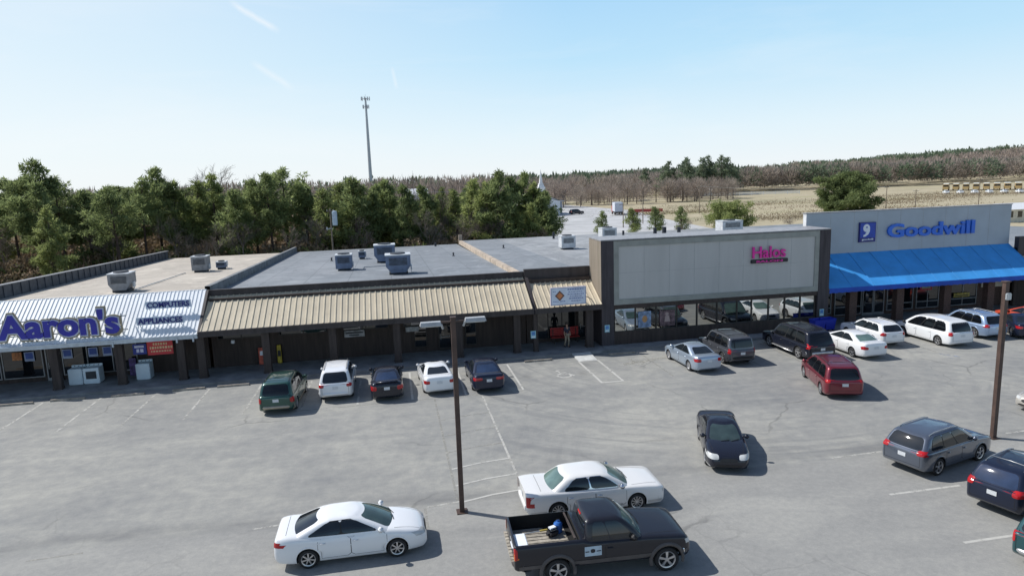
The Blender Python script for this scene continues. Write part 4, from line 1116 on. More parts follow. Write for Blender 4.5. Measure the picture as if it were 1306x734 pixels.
m = MB(); m.box(.1,1.25,-.006,0,.25,.34); m.box(.3,1.0,-.006,0,.1,.17); m.build('lettering', T_dark, o)
m = MB(); m.box(0,.9,0,.03,0,.33); o = m.build('window_sign', MATS['pale_sign']); o.location = (.75,46.35,1.7); tag(o, 'small pale sign on the timber front behind the left floodlight', 'sign')
m = MB(); m.bbox(0,.22,0,.18,0,.22,.03); o = m.build('wall_lamp', T_white); o.location = (-10.75,46.4,1.75); tag(o, 'small white lamp on the dark wall right of the joined posts', 'lamp')
m = MB(); m.bar((.11,.18,.1),(.11,.2,-.1),.05,.05); m.build('bracket', A_frame, o)
# wheelchair parking signs
for x, y, lab in ((9.3,44.05,'light blue wheelchair parking sign on the thin post of the small shop'),(14.62,44.18,'light blue wheelchair parking sign on the left pillar of the grey facade'),(31.25,44.18,'light blue wheelchair parking sign on the right pillar of the grey facade')):
    m = MB(); m.bbox(-.18,.18,0,.02,0,.52,.008); o = m.build('parking_sign', simple('sign_sky', (.30,.55,.62), .4)); o.location = (x,y,1.12); tag(o, lab, 'sign', 'wheelchair parking signs')
    m = MB(); m.box(-.12,.12,-.006,0,.22,.46); m.build('symbol', simple('sign_symbol', (.08,.22,.50), .4), o); m = MB(); m.box(-.12,.12,-.006,0,.06,.14); m.build('lettering', T_white, o)
# red bench
t_ = thing('bench', 'long red bench against the dark front of the small shop', 'bench', (12.05,46.0,.155)); A_rb = simple('bench_red', (.42,.030,.030), .5, var=.15)
m = MB()
for k in range(4): m.bbox(-1.05,1.05,-.25+k*.12,-.15+k*.12,.42,.46,.01)
m.build('seat', A_rb, t_)
m = MB()
for k in range(5): m.bbox(-1.05,1.05,.22,.26,.50+k*.12,.60+k*.12,.01)
m.build('backrest', A_rb, t_)
for x in (-.85,.85):
    m = MB(); m.bar((x,-.2,0),(x,-.2,.42),.06,.06); m.bar((x,.24,0),(x,.24,1.0),.06,.06); m.bar((x,-.22,.40),(x,.24,.40),.05,.05); m.build('leg', A_frame, t_)
# blue bins
for x, y, lab in ((30.35,43.35,'blue donation cart by the grey pillar, left one of the pair'),(31.25,43.45,'blue donation cart nearer the blue awning, right one of the pair')):
    t_ = thing('donation_cart', lab, 'cart', (x,y,.155), .05, 'blue donation carts'); A_bin = simple('bin_blue', (.02,.04,.42), .5, var=.1)
    m = MB(); P = []
    for z, s in ((.16,.36),(.9,.45),(.96,.47),(.96,.43),(.25,.34)): P.append([(-s,-s*.8,z),(s,-s*.8,z),(s,s*.8,z),(-s,s*.8,z)])
    m.grid(P, closed=True); m.add([(-.34,-.27,.25),(.34,-.27,.25),(.34,.27,.25),(-.34,.27,.25)], [(0,1,2,3)]); m.build('tub', A_bin, t_)
    for sx in (-.28,.28):
        for sy in (-.22,.22): m = MB(); m.lathe([(0,-.02),(.07,-.02),(.07,.02),(0,.02)], (sx,sy,.075), 'Y', 10); m.bar((sx,sy,.1),(sx,sy,.18),.04,.06); m.build('caster', M_rub, t_)
# window decals on the salon strip: two figures posters
m = MB(); m.box(0,.95,0,.008,0,1.15); o = m.build('window_poster', simple('salon_poster', (.20,.28,.42), .4, var=.5, scale=3)); o.location=(16.95,44.29,1.25); tag(o,'blue and white window poster with an orange blot at the left of the mirrored strip','poster')
m = MB(); m.add([(.48+.2*math.cos(a*PI/5), -.006, .6+.26*math.sin(a*PI/5)) for a in range(10)], [list(range(10))]); m.build('print', simple('poster_blot', (.45,.24,.10), .4), o)
m = MB(); m.box(0,1.15,0,.008,0,1.15); o = m.build('window_poster', simple('salon_poster_dark', (.14,.09,.10), .4, var=.7, scale=4)); o.location=(18.55,44.29,1.25); tag(o,'dark window poster with a pale figure, second from left in the mirrored strip','poster')
m = MB(); m.lathe([(0,0),(.13,0)], (.55,-.006,.85), 'Y', 12); m.add([(.35,-.006,.3),(.8,-.006,.3),(.7,-.006,.72),(.42,-.006,.72)], [(0,1,2,3)]); m.build('print', simple('poster_skin', (.40,.30,.28), .4), o)
m = MB(); m.box(0,1.1,0,.008,0,.45); o = m.build('window_poster', simple('poster_crimson', (.40,.02,.03), .4)); o.location=(42.1,47.1,1.9); tag(o,'red poster in the upper part of a thrift store window','poster')
m = MB(); m.box(.15,.95,-.006,0,.12,.32); m.build('print', simple('poster_green', (.25,.35,.25), .4), o)
m = MB(); m.box(0,1.5,0,.008,0,.35); o = m.build('window_poster', simple('poster_yellow', (.42,.33,.06), .4, var=.5, scale=4)); o.location=(45.3,47.1,1.1); tag(o,'yellow striped poster low in the right thrift store window','poster')
m = MB(); m.box(.1,1.4,-.006,0,.1,.16); m.build('print', T_dark, o)

# ------------------------------------------------------------------ roof units
def hvac(x, y, w, d, h, lab, style, rz=0, z=None, grey=False):
    z = ZR(y) if z is None else z
    t_ = thing('roof_unit', lab, 'roof unit', (x, y, z-.03), rz, 'air conditioning units on the flat roofs')
    m = MB(); m.box(-w*.38, w*.38, -d*.38, d*.38, 0, .22); m.build('curb', A_hvacd, t_)
    m = MB()
    if style == 'hood':
        b_ = .22
        poly = [(-w/2, b_+h*.38), (-w*.30, b_), (w*.30, b_), (w/2, b_+h*.38), (w/2, b_+h), (-w/2, b_+h)]
        m.prism(poly, -d/2, d/2, 'Y')
    else: m.bbox(-w/2, w/2, -d/2, d/2, .22, .22+h, .03)
    m.build('casing', simple('hvac_grey', (.24,.25,.27), .5, .2, var=.2) if grey else A_hvac if style != 'light' else A_hvacw, t_)
    m = MB(); m.bbox(-w/2-.04, w/2+.04, -d/2-.04, d/2+.04, .22+h+.002, .22+h+.08, .02); m.build('top_cover', A_hvacw, t_)
    m = MB()
    for k in range(6): m.box(-w*.36, w*.36, -d/2-.025, -d/2+.0, .22+h*(.45+.075*k), .22+h*(.49+.075*k))
    m.build('louvre', A_hvacd, t_)
    m = MB(); m.lathe([(0,.10),(.30*min(w,d),.10),(.36*min(w,d),.09),(.38*min(w,d),.0)], (0,0,.22+h+.08), 'Z', 16); m.build('fan_guard', A_hvacd, t_)
    m = MB(); m.bbox(w/2, w/2+.10, -.2, .2, .35, .75, .02); m.tube([(w/2+.05,0,.35),(w/2+.05,0,.1),(w/2+.5,-.1,.08)], .03, 6); m.build('service_box', A_hvacw, t_)
hvac(-19.3, 53.0, 1.45, 1.35, 1.15, 'grey roof unit nearest the front of the beige roof', 'hood', grey=True)
hvac(-17.5, 67.2, 1.4, 1.3, 1.25, 'tall grey roof unit far back on the beige roof', 'plain', grey=True); hvac(-16.1, 69.0, .9, .8, .5, 'small low roof unit behind the tall one on the beige roof', 'plain')
hvac(-4.0, 60.6, 1.4, 1.4, 1.15, 'square blue grey roof unit, left one of the three on the grey roof', 'plain')
hvac(.6, 54.6, 1.95, 1.6, 1.35, 'largest blue grey hooded roof unit, nearest of the three on the grey roof', 'hood')
hvac(-.5, 66.8, 2.0, 1.7, 1.5, 'blue grey hooded roof unit behind the largest one', 'hood'); hvac(-2.9, 72.5, .7, .7, .6, 'tiny blue roof unit far back on the grey roof', 'plain')
hvac(18.3, 68.3, 1.5, 1.4, 1.15, 'boxy roof unit left of the tall facade corner', 'light', z=4.44); 
hvac(25.1, 75.4, 1.75, 1.6, 1.35, 'pale roof unit showing above the left corner of the tall facade', 'light', z=4.3)
hvac(41.6, 77.6, 2.7, 1.9, 1.3, 'wide roof unit showing above the right half of the tall facade', 'light', z=4.35)

def pipe_vent(parent, x, y, z, r, h):
    m = MB(); m.tube([(x,y,z-.05),(x,y,z+h)], r, 8); m.lathe([(r*2.2,0),(r*2.0,.05),(r,.08)], (x,y,z), 'Z', 10); m.lathe([(0,h+.12),(r*1.6,h+.04),(r*1.6,h-.03)], (x,y,z), 'Z', 10)
    m.build('roof_vent', A_hvacd, parent)
for st, pts in ((s1, [(-20,76)]), (s2, [(-6,72),(6.5,70)]), (s3, [(12.5,74)])):
    for x, y in pts: pipe_vent(st, x, y, ZR(y) if st is not s3 else 4.95-(y-47.3)*.0245, .07, .28)
m = MB(); m.tube([(1.2,56,4.72),(1.2,62,4.5),(-2.4,62,4.5),(-2.4,60.8,4.55)], .035, 6); m.tube([(.2,66,4.38),(.2,80,3.92)], .03, 6); m.build('conduit', A_galv, s2)
m = MB(); m.tube([(-18.6,53.2,4.82),(-18.6,66,4.38)], .035, 6); m.build('conduit', A_galv, s1)
# ------------------------------------------------------------------ lamp poles
t_ = thing('lamp_pole', 'tall brown square lamp pole with two white floodlights near the white cars', 'lamp pole', (2.02,23.1,0))
m = MB(); m.box(-.085,.085,-.085,.085,.0,7.25); m.box(-.10,.10,-.10,.10,7.25,7.29); m.build('pole', A_pole, t_)
m = MB(); m.box(-.2,.2,-.2,.2,.0,.035); m.build('base_plate', A_pole, t_)
m = MB(); m.bar((-.62,0,7.12),(.62,0,7.12),.06,.06); m.build('cross_arm', A_pole, t_)
for s in (-1, 1):
    m = MB()
    m.add([(-.38,-.15,-.02),(.38,-.15,-.02),(.38,.15,-.02),(-.38,.15,-.02),(-.34,-.11,.11),(.34,-.11,.11),(.34,.11,.11),(-.34,.11,.11)], [(0,3,2,1),(4,5,6,7),(0,1,5,4),(1,2,6,5),(2,3,7,6),(3,0,4,7)])
    o = m.build('floodlight', simple('lamp_white', (.38,.39,.40), .45), t_); o.location = (s*.78,-.05,7.12 if s > 0 else 7.06)
    m = MB(); m.box(-.33,.33,-.11,.11,-.05,-.022); m.build('lens', M_clear, o)
    m = MB(); m.bar((-s*.36,.0,.0),(-s*.42,.05,-.18),.05,.06); m.build('bracket', A_galv, o)
t_ = thing('lamp_pole', 'tall brown lamp pole standing alone among the cars at the right', 'lamp pole', (25.62,24.0,0))
m = MB(); m.box(-.09,.09,-.09,.09,.0,6.95); m.box(-.13,.13,-.13,.13,6.95,6.99); m.build('pole', A_pole, t_)
m = MB(); m.box(-.2,.2,-.2,.2,.0,.035); m.build('base_plate', A_pole, t_)
m = MB(); m.bbox(-.12,.12,-.22,-.10,6.2,6.5,.03); m.build('junction_box', A_galv, t_)
# ------------------------------------------------------------------ utility poles and wires
def utility_pole(x, y, h, lab, arm=1.0, trans=False, rz=0, r=.13):
    t_ = thing('utility_pole', lab, 'utility pole', (x,y,0), rz)
    m = MB(); m.tube([(0,0,0),(0,0,h)], [r,r*.7], 8); m.build('pole', A_wpole, t_)
    m = MB(); m.box(-arm,arm,-.06,.06,h-.45,h-.33); m.build('cross_arm', A_wpole, t_)
    for k in (-1,0,1):
        m = MB(); m.lathe([(.05,0),(.06,.05),(.03,.1),(.06,.13),(0,.17)], (k*arm*.85, 0, h-.33), 'Z', 8); m.build('insulator', A_galv, t_)
    if trans:
        m = MB(); m.lathe([(0,-1.0),(.33,-1.0),(.36,-.9),(.36,.9),(.33,1.0),(0,1.08)], (.55,-.05,h-1.4), 'Z', 14); m.build('transformer', simple('transformer_grey', (.50,.60,.68), .4), t_)
        m = MB(); m.box(-.7,.2,-.05,.05,h-2.9,h-2.75); m.box(-.7,-.5,-.12,.12,h-2.95,h-2.6); m.build('fuse_bracket', A_galv, t_)
utility_pole(-7.9, 98.5, 8.6, 'pale utility pole carrying a grey cylindrical transformer behind the grey roof', .5, True)
utility_pole(-9.2, 112.5, 11.4, 'wooden utility pole with a cross arm among the pines behind the grey roof', 1.0)
for x, y, h, lab in ((60.8,155.6,6.0,'wooden pole by the small conifers, second from left behind the shops'),(52.6,146.7,5.6,'wooden pole by the small conifers, leftmost behind the shops'),(89.2,183.9,8.0,'wooden utility pole at the edge of the dry field'),(139.9,171,6.2,'left pole of the pair behind the blue lettering'),(143.2+3,167.3,5.0,'right pole of the pair behind the blue lettering'),(163,163.4,7.6,'wooden pole nearest the school buses')):
    utility_pole(x, y, h, lab, .9)
def wire(a, b_, sag, name, lab, n=24, r=.018):
    a, b_ = Vector(a), Vector(b_); pts = []
    for i in range(n+1):
        t = i/n; p = a.lerp(b_, t); p.z -= sag*4*t*(1-t); pts.append(p)
    m = MB(); m.tube(pts, r, 4); o = m.build(name, A_galv); tag(o, lab, 'wire'); return o
wire((-9.2,112.5,11.3), (-75,108,11.5), 1.6, 'power_line', 'thin power line crossing in front of the pines at the left', r=.03)
wire((-9.2,112.5,11.3), (28,116,10.8), 1.0, 'power_line', 'thin power line running right across the pines from the cross arm pole', r=.02)
wire((89.2,183.9,7.8), (139.9,171,6.0), .8, 'power_line', 'thin power line over the dry field between two wooden poles', r=.03)
# ------------------------------------------------------------------ cell tower
t_ = thing('cell_tower', 'tall slender grey monopole mast with antenna arrays rising over the pines', 'tower', (-8.2,400,0))
m = MB(); m.tube([(0,0,0),(0,0,20),(0,0,40),(0,0,59)], [1.15,.95,.75,.5], 12); m.build('mast', A_galv, t_)
for z, w in ((58.6,2.4),(54.2,1.7)):
    m = MB()
    for k in range(3):
        a = k*2*PI/3+.3; m.bar((0,0,z),(math.cos(a)*w,math.sin(a)*w,z),.2,.2)
        b2 = a+2*PI/3; m.bar((math.cos(a)*w,math.sin(a)*w,z),(math.cos(b2)*w,math.sin(b2)*w,z),.15,.15)
    p_ = m.build('platform', A_galv, t_)
    for k in range(9):
        a = k*2*PI/9+.3; m = MB(); m.bbox(math.cos(a)*w*.98-.2, math.cos(a)*w*.98+.2, math.sin(a)*w*.98-.15, math.sin(a)*w*.98+.15, z-1.0, z+1.0, .04); m.build('antenna', A_hvacw, p_)
m = MB(); m.tube([(0,0,59),(0,0,61)], .08, 6); m.build('lightning_rod', A_galv, t_)
# ------------------------------------------------------------------ church and far buildings
t_ = thing('church', 'white church with a slim pointed steeple beyond the trees', 'church', (47,205,0)); A_chw = simple('church_white', (.78,.79,.80), .6, var=.05); A_chr = simple('church_roof', (.70,.71,.73), .6, var=.05); A_chg = simple('church_grey', (.34,.36,.42), .7)
m = MB(); m.box(-1.1,1.1,-1.1,1.1,0,8.9); m.prism([(-6.5,0),(6.5,0),(6.5,4.6),(0,6.6),(-6.5,4.6)], 2, 22, 'Y'); m.build('wall', A_chw, t_)
m = MB(); m.add([(-.95,-.95,8.9),(.95,-.95,8.9),(.95,.95,8.9),(-.95,.95,8.9),(-.6,-.6,10.0),(.6,-.6,10.0),(.6,.6,10.0),(-.6,.6,10.0)], [(0,1,5,4),(1,2,6,5),(2,3,7,6),(3,0,4,7)]); P = []
for r_, z in ((.62,10.0),(.30,12.2),(.0,14.4)): P.append([(r_*math.cos(k*PI/4), r_*math.sin(k*PI/4), z) for k in range(8)])
m.grid(P, closed=True); m.build('steeple', A_chw, t_)
m = MB(); m.quad((-6.9,1.8,4.55),(0,1.8,6.72),(0,22.2,6.72),(-6.9,22.2,4.55)); m.quad((6.9,1.8,4.55),(0,1.8,6.72),(0,22.2,6.72),(6.9,22.2,4.55)); m.prism([(1.5,5.6),(7.8,4.4),(7.8,4.2),(1.5,5.4)], 2, 16, 'Y'); m.build('roof', A_chr, t_)
m = MB(); m.box(1.6,7.4,3,15.5,0,4.3); m.build('wing', A_chg, t_)
for k in range(3): m = MB(); m.box(2.2+k*1.7,3.2+k*1.7,2.94,3.0,1.2,2.8); m.build('window', A_sglass, t_)
def low_house(x, y, w, d, h, rh, lab, rz=0, mat=None, rm=None):
    t_ = thing('low_building', lab, 'building', (x,y,hill(x,y)), rz)
    m = MB(); m.prism([(-d/2,0),(d/2,0),(d/2,h),(0,h+rh),(-d/2,h)], -w/2, w/2, 'X'); m.build('wall', mat or A_chw, t_)
    m = MB(); m.quad((-w/2-.3,-d/2-.3,h-.05),(w/2+.3,-d/2-.3,h-.05),(w/2+.3,0,h+rh+.08),(-w/2-.3,0,h+rh+.08)); m.quad((-w/2-.3,d/2+.3,h-.05),(w/2+.3,d/2+.3,h-.05),(w/2+.3,0,h+rh+.08),(-w/2-.3,0,h+rh+.08)); m.build('roof', rm or A_chr, t_)
    for k in range(3): m = MB(); xx = -w*.3+k*w*.3; m.box(xx-.5,xx+.5,-d/2-.05,-d/2,1,2.2); m.build('window', A_sglass, t_)
low_house(8.6,195,5.5,6,8.2,1.6,'small white building glimpsed between the pines left of the steeple')
low_house(123,116,7,5,2.6,1.0,'small cream building at the right edge behind the stores', 0, simple('cream_wall',(.66,.60,.48),.7))
low_house(158,330,14,7,2.6,1.0,'long low white building at the foot of the woods across the field')
low_house(205,275,5,4,3.4,.3,'small white shed at the left end of the school buses')
# long pale fence at the back of the field
t_ = thing('fence', 'long low white fence at the far edge of the dry field', 'fence', (172,300,0), R(-18))
for k in range(9): m = MB(); m.box(-22+k*5.5,-21.8+k*5.5,-.08,.08,0,1.6); m.build('post', A_chw, t_)
for z in (.5,.95,1.4): m = MB(); m.box(-22,22,-.05,-.0,z-.12,z+.12); m.build('rail', A_chw, t_)
# ------------------------------------------------------------------ foliage
def leaf_mat(name, dark, light, scale=.55, trans=.25):
    m, nt, b, out = new_mat(name)
    oi = nt.nodes.new('ShaderNodeObjectInfo')
    n1 = noise(nt, pos(nt), scale, 4, .7); n2 = noise(nt, pos(nt), scale*5, 3, .6)
    f = math_(nt, 'ADD', math_(nt, 'MULTIPLY', n1, .6), math_(nt, 'MULTIPLY', n2, .4))
    f = math_(nt, 'ADD', f, math_(nt, 'MULTIPLY', math_(nt, 'SUBTRACT', oi.outputs['Random'], .5), .14))
    c = ramp(nt, f, [(.34, dark), (.66, light)])
    nt.links.new(c, b.inputs['Base Color']); b.inputs['Roughness'].default_value = .7; b.inputs['Specular IOR Level'].default_value = .25
    tr = nt.nodes.new('ShaderNodeBsdfTranslucent'); nt.links.new(c, tr.inputs[0])
    mx = nt.nodes.new('ShaderNodeMixShader'); mx.inputs[0].default_value = trans
    nt.links.new(b.outputs[0], mx.inputs[1]); nt.links.new(tr.outputs[0], mx.inputs[2]); nt.links.new(mx.outputs[0], out.inputs[0])
    return m
F_pine = leaf_mat('pine_needles', (.110,.145,.062), (.320,.375,.155), .55, .55)
F_pine2 = leaf_mat('pine_needles_yellow', (.145,.180,.070), (.385,.430,.165), .55, .55)
F_far = leaf_mat('hazed_pine_needles', (.11,.145,.10), (.20,.245,.15), .12, .4)  # green greyed so the colour carries distance haze
F_bare = leaf_mat('bare_twigs', (.22,.185,.155), (.41,.35,.295), .12, .35)  # twig browns lightened and greyed, haze of the far woods included
F_bare2 = leaf_mat('red_bare_twigs', (.23,.185,.16), (.41,.34,.29), .2, .3)  # reddish twigs paled the same way for distance haze
F_under = leaf_mat('undergrowth_leaves', (.12,.090,.06), (.36,.27,.17), .35)
F_underg = leaf_mat('undergrowth_green', (.06,.085,.03), (.22,.26,.08), .35)
F_bark = simple('bark', (.085,.060,.048), .95, var=.35, scale=3)
F_barkg = simple('grey_bark', (.16,.13,.11), .95, var=.3, scale=3)
def tris_mesh(name, C, U, V, mat, parent=None):
    """triangles: centre +-U, +V"""
    n = len(C)
    verts = np.empty((n*3, 3), np.float32); verts[0::3] = C-U; verts[1::3] = C+U; verts[2::3] = C+V
    me = bpy.data.meshes.new(name); me.vertices.add(n*3); me.vertices.foreach_set('co', verts.ravel())
    me.loops.add(n*3); me.loops.foreach_set('vertex_index', np.arange(n*3, dtype=np.int32))
    me.polygons.add(n); me.polygons.foreach_set('loop_start', np.arange(0, n*3, 3, dtype=np.int32)); me.polygons.foreach_set('loop_total', np.full(n, 3, np.int32))
    me.materials.append(mat); me.update(); me.validate()
    return me
def rdir(rg, n):
    v = rg.normal(size=(n, 3)); return v/np.linalg.norm(v, axis=1)[:, None]
def clumps(rg, centres, rads, per, size, flat=.6):
    C = []; U = []; V = []
    for c, r in zip(centres, rads):
        n = max(6, int(per*r*r)); d = rdir(rg, n)
        p = np.array(c)+d*(r*rg.uniform(.35, 1.0, n)**.6)[:, None]*np.array([1, 1, flat])
        u = rdir(rg, n); v = rdir(rg, n)+d*.8+np.array([0, 0, .35])
        v /= np.linalg.norm(v, axis=1)[:, None]
        s = size*rg.uniform(.6, 1.3, n)[:, None]
        C.append(p); U.append(u*s*.21); V.append(v*s)
    return np.vstack(C), np.vstack(U), np.vstack(V)
def pine_proto(seed, h=14, spread=3.2, base=.30, per=60, size=.55, round_=.5, mat=None, limbs=46):
    rg = np.random.default_rng(seed); cs = []; rs = []
    tr = MB(); lean = rg.uniform(-.4, .4, 2)
    def cen(z): t = z/h; return np.array([lean[0]*t*t*1.5, lean[1]*t*t*1.5, z])
    tr.tube([cen(h*t) for t in (0, .25, .5, .75, .97)], [.26, .22, .17, .10, .03], 6)
    for k in range(limbs):
        t = base+(1-base)*((k+rg.uniform(0, 1))/limbs); z = h*t
        q = (t-base)/(1-base)
        prof = (math.sin(PI*min(1, q*.80+.20))**.7)*(1-round_*q**3)*(.55+.45*(1-q))
        L = spread*prof*rg.uniform(.55, 1.25)+.3
        a = rg.uniform(0, 2*PI); up = rg.uniform(.0, .45)+q*.5
        c0 = cen(z); d = np.array([math.cos(a), math.sin(a), up]); d /= np.linalg.norm(d)
        e = c0+d*L
        tr.tube([c0, c0+d*L*.9], [.05, .015], 3, cap=False)
        for j in range(int(2+L*1.3)):
            s = rg.uniform(.45, 1.05); cs.append(c0+d*L*s+rg.normal(size=3)*.28*min(1, L/2)); rs.append(rg.uniform(.42, .85)*(.75+.15*L))
    cs.append(cen(h*.985)); rs.append(.55)
    C, U, V = clumps(rg, cs, np.array(rs)*.86, per*1.5, size*1.05, .5)
    return tr, tris_mesh('crown', C, U, V, mat or F_pine)
def bare_proto(seed, h=12, spread=4, mat=None, levels=5, twig=.03):
    rg = random.Random(seed); m = MB()
    def grow(p, d, L, r, lv):
        q = p+d*L
        m.tube([p, q], [r, r*.62], 4 if lv > 2 else 3, cap=False)
        if lv == 0: return
        n = 3 if lv < levels-1 else 4
        for k in range(n):
            s = .55+.45*k/(n-1)
            ax = Vector((rg.gauss(0,1), rg.gauss(0,1), rg.gauss(0,1))).normalized()
            nd = (d*rg.uniform(.7,1.1)+ax*rg.uniform(.45,.85)+Vector((0,0,.18))).normalized()
            grow(p.lerp(q, s), nd, L*rg.uniform(.55,.82), max(twig*.5, r*.55), lv-1)
    grow(Vector((0,0,0)), Vector((0,0,1)), h*.34, h*.013, levels)
    return m
TREE = {}
def mk_pine(name, seed, mat, **k):
    tr, cm = pine_proto(seed, mat=mat, **k)
    me = bpy.data.meshes.new('trunk'); me.from_pydata(tr.v, [], tr.f); me.materials.append(F_bark); me.update()
    TREE[name] = (me, cm)
for i in range(5): mk_pine(f'tall{i}', 10+i, [F_pine, F_pine2, F_pine, F_pine, F_pine2][i], h=15, spread=[4.1,3.3,4.6,3.7,2.9][i], base=[.38,.26,.46,.32,.2][i], limbs=[44,50,36,46,50][i], round_=[.3,.5,.2,.4,.7][i], per=[46,52,40,46,56][i])
for i in range(4): mk_pine(f'mid{i}', 30+i, [F_pine2, F_pine, F_pine2, F_pine][i], h=11, spread=[3.0,3.4,2.6,3.2][i], base=[.10,.15,.08,.12][i], limbs=46, round_=.55)
for i in range(3): mk_pine(f'cone{i}', 50+i, [F_pine, F_pine2, F_pine][i], h=4.8, spread=[1.35,1.7,1.6][i], base=.03, limbs=40, per=70, size=.32, round_=.95)
mk_pine('bush0', 60, F_pine2, h=4.6, spread=4.6, base=.05, limbs=60, per=60, size=.4, round_=.1)
mk_pine('big0', 61, F_pine, h=10.4, spread=7.2, base=.10, limbs=110, per=48, size=.55, round_=.15)
for i in range(3): mk_pine(f'far{i}', 70+i, F_far, h=15, spread=4.6, base=.18, limbs=34, per=16, size=1.0, round_=.4)
for i in range(4):
    b_ = bare_proto(80+i, levels=6, h=13); me = bpy.data.meshes.new('trunk'); me.from_pydata(b_.v, [], b_.f); me.materials.append(F_barkg if i % 2 else F_bare); me.update(); TREE[f'bare{i}'] = (me, None)
def far_bare(seed, h=13, sp=4.2, n=760, mat=None):
    """crown of thin twigs for a distant leafless tree, with its trunk"""
    rg = np.random.default_rng(seed); d = rdir(rg, n); p = d*(rg.uniform(.15,1,n)**.5)[:,None]*np.array([sp, sp, h*.46])+np.array([0,0,h*.52])
    v = d*np.array([1,1,.7])+np.array([0,0,.6]); v /= np.linalg.norm(v, axis=1)[:,None]; u = rdir(rg, n)
    cm = tris_mesh('crown', p, u*.10, v*rg.uniform(.9,2.0,n)[:,None], mat)
    m = MB(); m.tube([(0,0,0),(0,0,h*.4),(.3,.1,h*.7)], [.28,.2,.08], 5)
    for k in range(7):
        a = k*.9; m.tube([(0,0,h*(.25+.05*k)),(math.cos(a)*sp*.6,math.sin(a)*sp*.6,h*(.5+.05*k))], [.12,.03], 3, cap=False)
    me = bpy.data.meshes.new('trunk'); me.from_pydata(m.v, [], m.f); me.materials.append(F_barkg); me.update(); return me, cm
for i in range(4): TREE[f'fbare{i}'] = far_bare(90+i, mat=[F_bare, F_bare2][i % 2])
def _p(): pass
def plant(kind, name, x, y, h, href, lab, cat, group=None, rz=None, wide=1.0, z=None, rnd=random.Random(4)):
    t_ = thing(name, lab, cat, (x, y, hill(x, y) if z is None else z), rnd.uniform(0, 6.28) if rz is None else rz, group)
    s = h/href; t_.scale = (s*wide, s*wide, s)
    tr, cr = TREE[kind]
    if cr is None:
        o = bpy.data.objects.new('branches', tr); COL.objects.link(o); o.parent = t_
    else:
        o = bpy.data.objects.new('trunk', tr); COL.objects.link(o); o.parent = t_
        o = bpy.data.objects.new('crown', cr); COL.objects.link(o); o.parent = t_
    return t_
ORD = ['first','second','third','fourth','fifth','sixth','seventh','eighth','ninth','tenth','eleventh','twelfth','thirteenth','fourteenth','fifteenth','sixteenth','seventeenth','eighteenth','nineteenth','twentieth']
def ordn(i):
    if i < 20: return ORD[i]
    t = {2:'twenty',3:'thirty',4:'forty',5:'fifty',6:'sixty',7:'seventy'}[(i+1)//10]; u = (i+1) % 10
    return {'twenty':'twentieth','thirty':'thirtieth','forty':'fortieth','fifty':'fiftieth','sixty':'sixtieth','seventy':'seventieth'}[t] if u == 0 else t+'-'+ORD[u-1]
# --- pine belt behind the stores: front row and back row: (x, y, height)
rnd = random.Random(7)
front = []
tops = [(-62,15.0),(-56,12.8),(-52,14.0),(-49,16.3),(-46,14.0),(-42.5,12.2),(-39,12.0),(-35.2,13.4),(-33,14.6),(-30.6,12.6),(-27.6,13.2),(-25.2,13.9),(-22.2,11.6),(-19.6,12.6),(-17.4,13.6),(-15.2,14.4),(-12.2,12.0),(-9.6,11.2),(-7.0,11.8),(-4.8,12.4),(-2.0,11.4),(.6,11.8),(3.2,11.0),(5.6,10.6),(8.2,9.6),(10.8,10.4),(13.0,11.4),(15.6,11.0),(17.4,12.6),(19.6,11.8),(21.6,12.6),(23.4,10.6)]
k = 0
for i, (x, h) in enumerate(tops):
    y = 103+rnd.uniform(0, 9); xx = x*(y/107)
    front.append((xx, y, h+rnd.uniform(-.4,.4)))
for i, (x, y, h) in enumerate(sorted(front)):
    kind = f'tall{rnd.randrange(5)}' if h > 12.8 else f'mid{rnd.randrange(4)}'
    plant(kind, 'pine_tree', x, y, h, 15 if kind[0] == 't' else 11, f'{"tall" if h > 12.8 else "bushy"} green pine, {ordn(i)} from the left in the front row behind the stores', 'tree', 'pines in the front row behind the stores', wide=rnd.uniform(.85,1.1))
back = sorted([(rnd.uniform(-78, 20), rnd.uniform(118, 150)) for _ in range(34)])
for i, (x, y) in enumerate(back):
    h = (11.6-.03*x if x < 0 else 10.8)+rnd.uniform(-2.2,.8); 
    kind = f'tall{rnd.randrange(5)}'
    plant(kind, 'pine_tree', x, y, h, 15, f'pine {"half " if i % 2 else ""}hidden in the back row, {ordn(i)} from the left', 'tree', 'pines in the back row behind the stores', wide=rnd.uniform(.9,1.2))
for i, (x, y, h) in enumerate([(-40.5,112,10.5),(-44,114,9.5),(-31.2,113,12.5),(-27,116,15.0),(-24,100.5,7),(14,104,8.2),(17.5,102,6.5),(8.5,108,9.5),(-13.5,101,6.0),(3.5,118,13.5),(12,150,12.8),(-37.5,101,9),(-29,100.5,8),(-20.5,101,7.5),(-10.5,101.5,8),(-4,102,7),(6,101.5,7.5),(11,101,6.5),(-51,101,9),(-34,116,13.5),(-20,116,13.2),(-7,118,12.5)]):
    plant(f'bare{i%4}', 'bare_tree', x, y, h, 13, f'leafless grey tree, {ordn(i)} of those mixed among the pines', 'tree', 'leafless trees among the pines')
# pine belt low limbs at its right end, over the back lot
for i, (x, y, h, kd, lab) in enumerate([(24.6,107,9.4,'mid1','dense round pine at the right end of the belt beside the back lot'),(22.4,103.5,7.8,'mid2','low dense pine in front of the right end of the belt'),(27.0,114,8.6,'mid3','dark pine at the extreme right end of the belt, below the steeple'),(19.0,102.5,7.4,'mid0','broad low pine at the foot of the belt behind the roof unit')]):
    plant(kd, 'pine_tree', x, y, h, 11, lab, 'tree', wide=1.1)
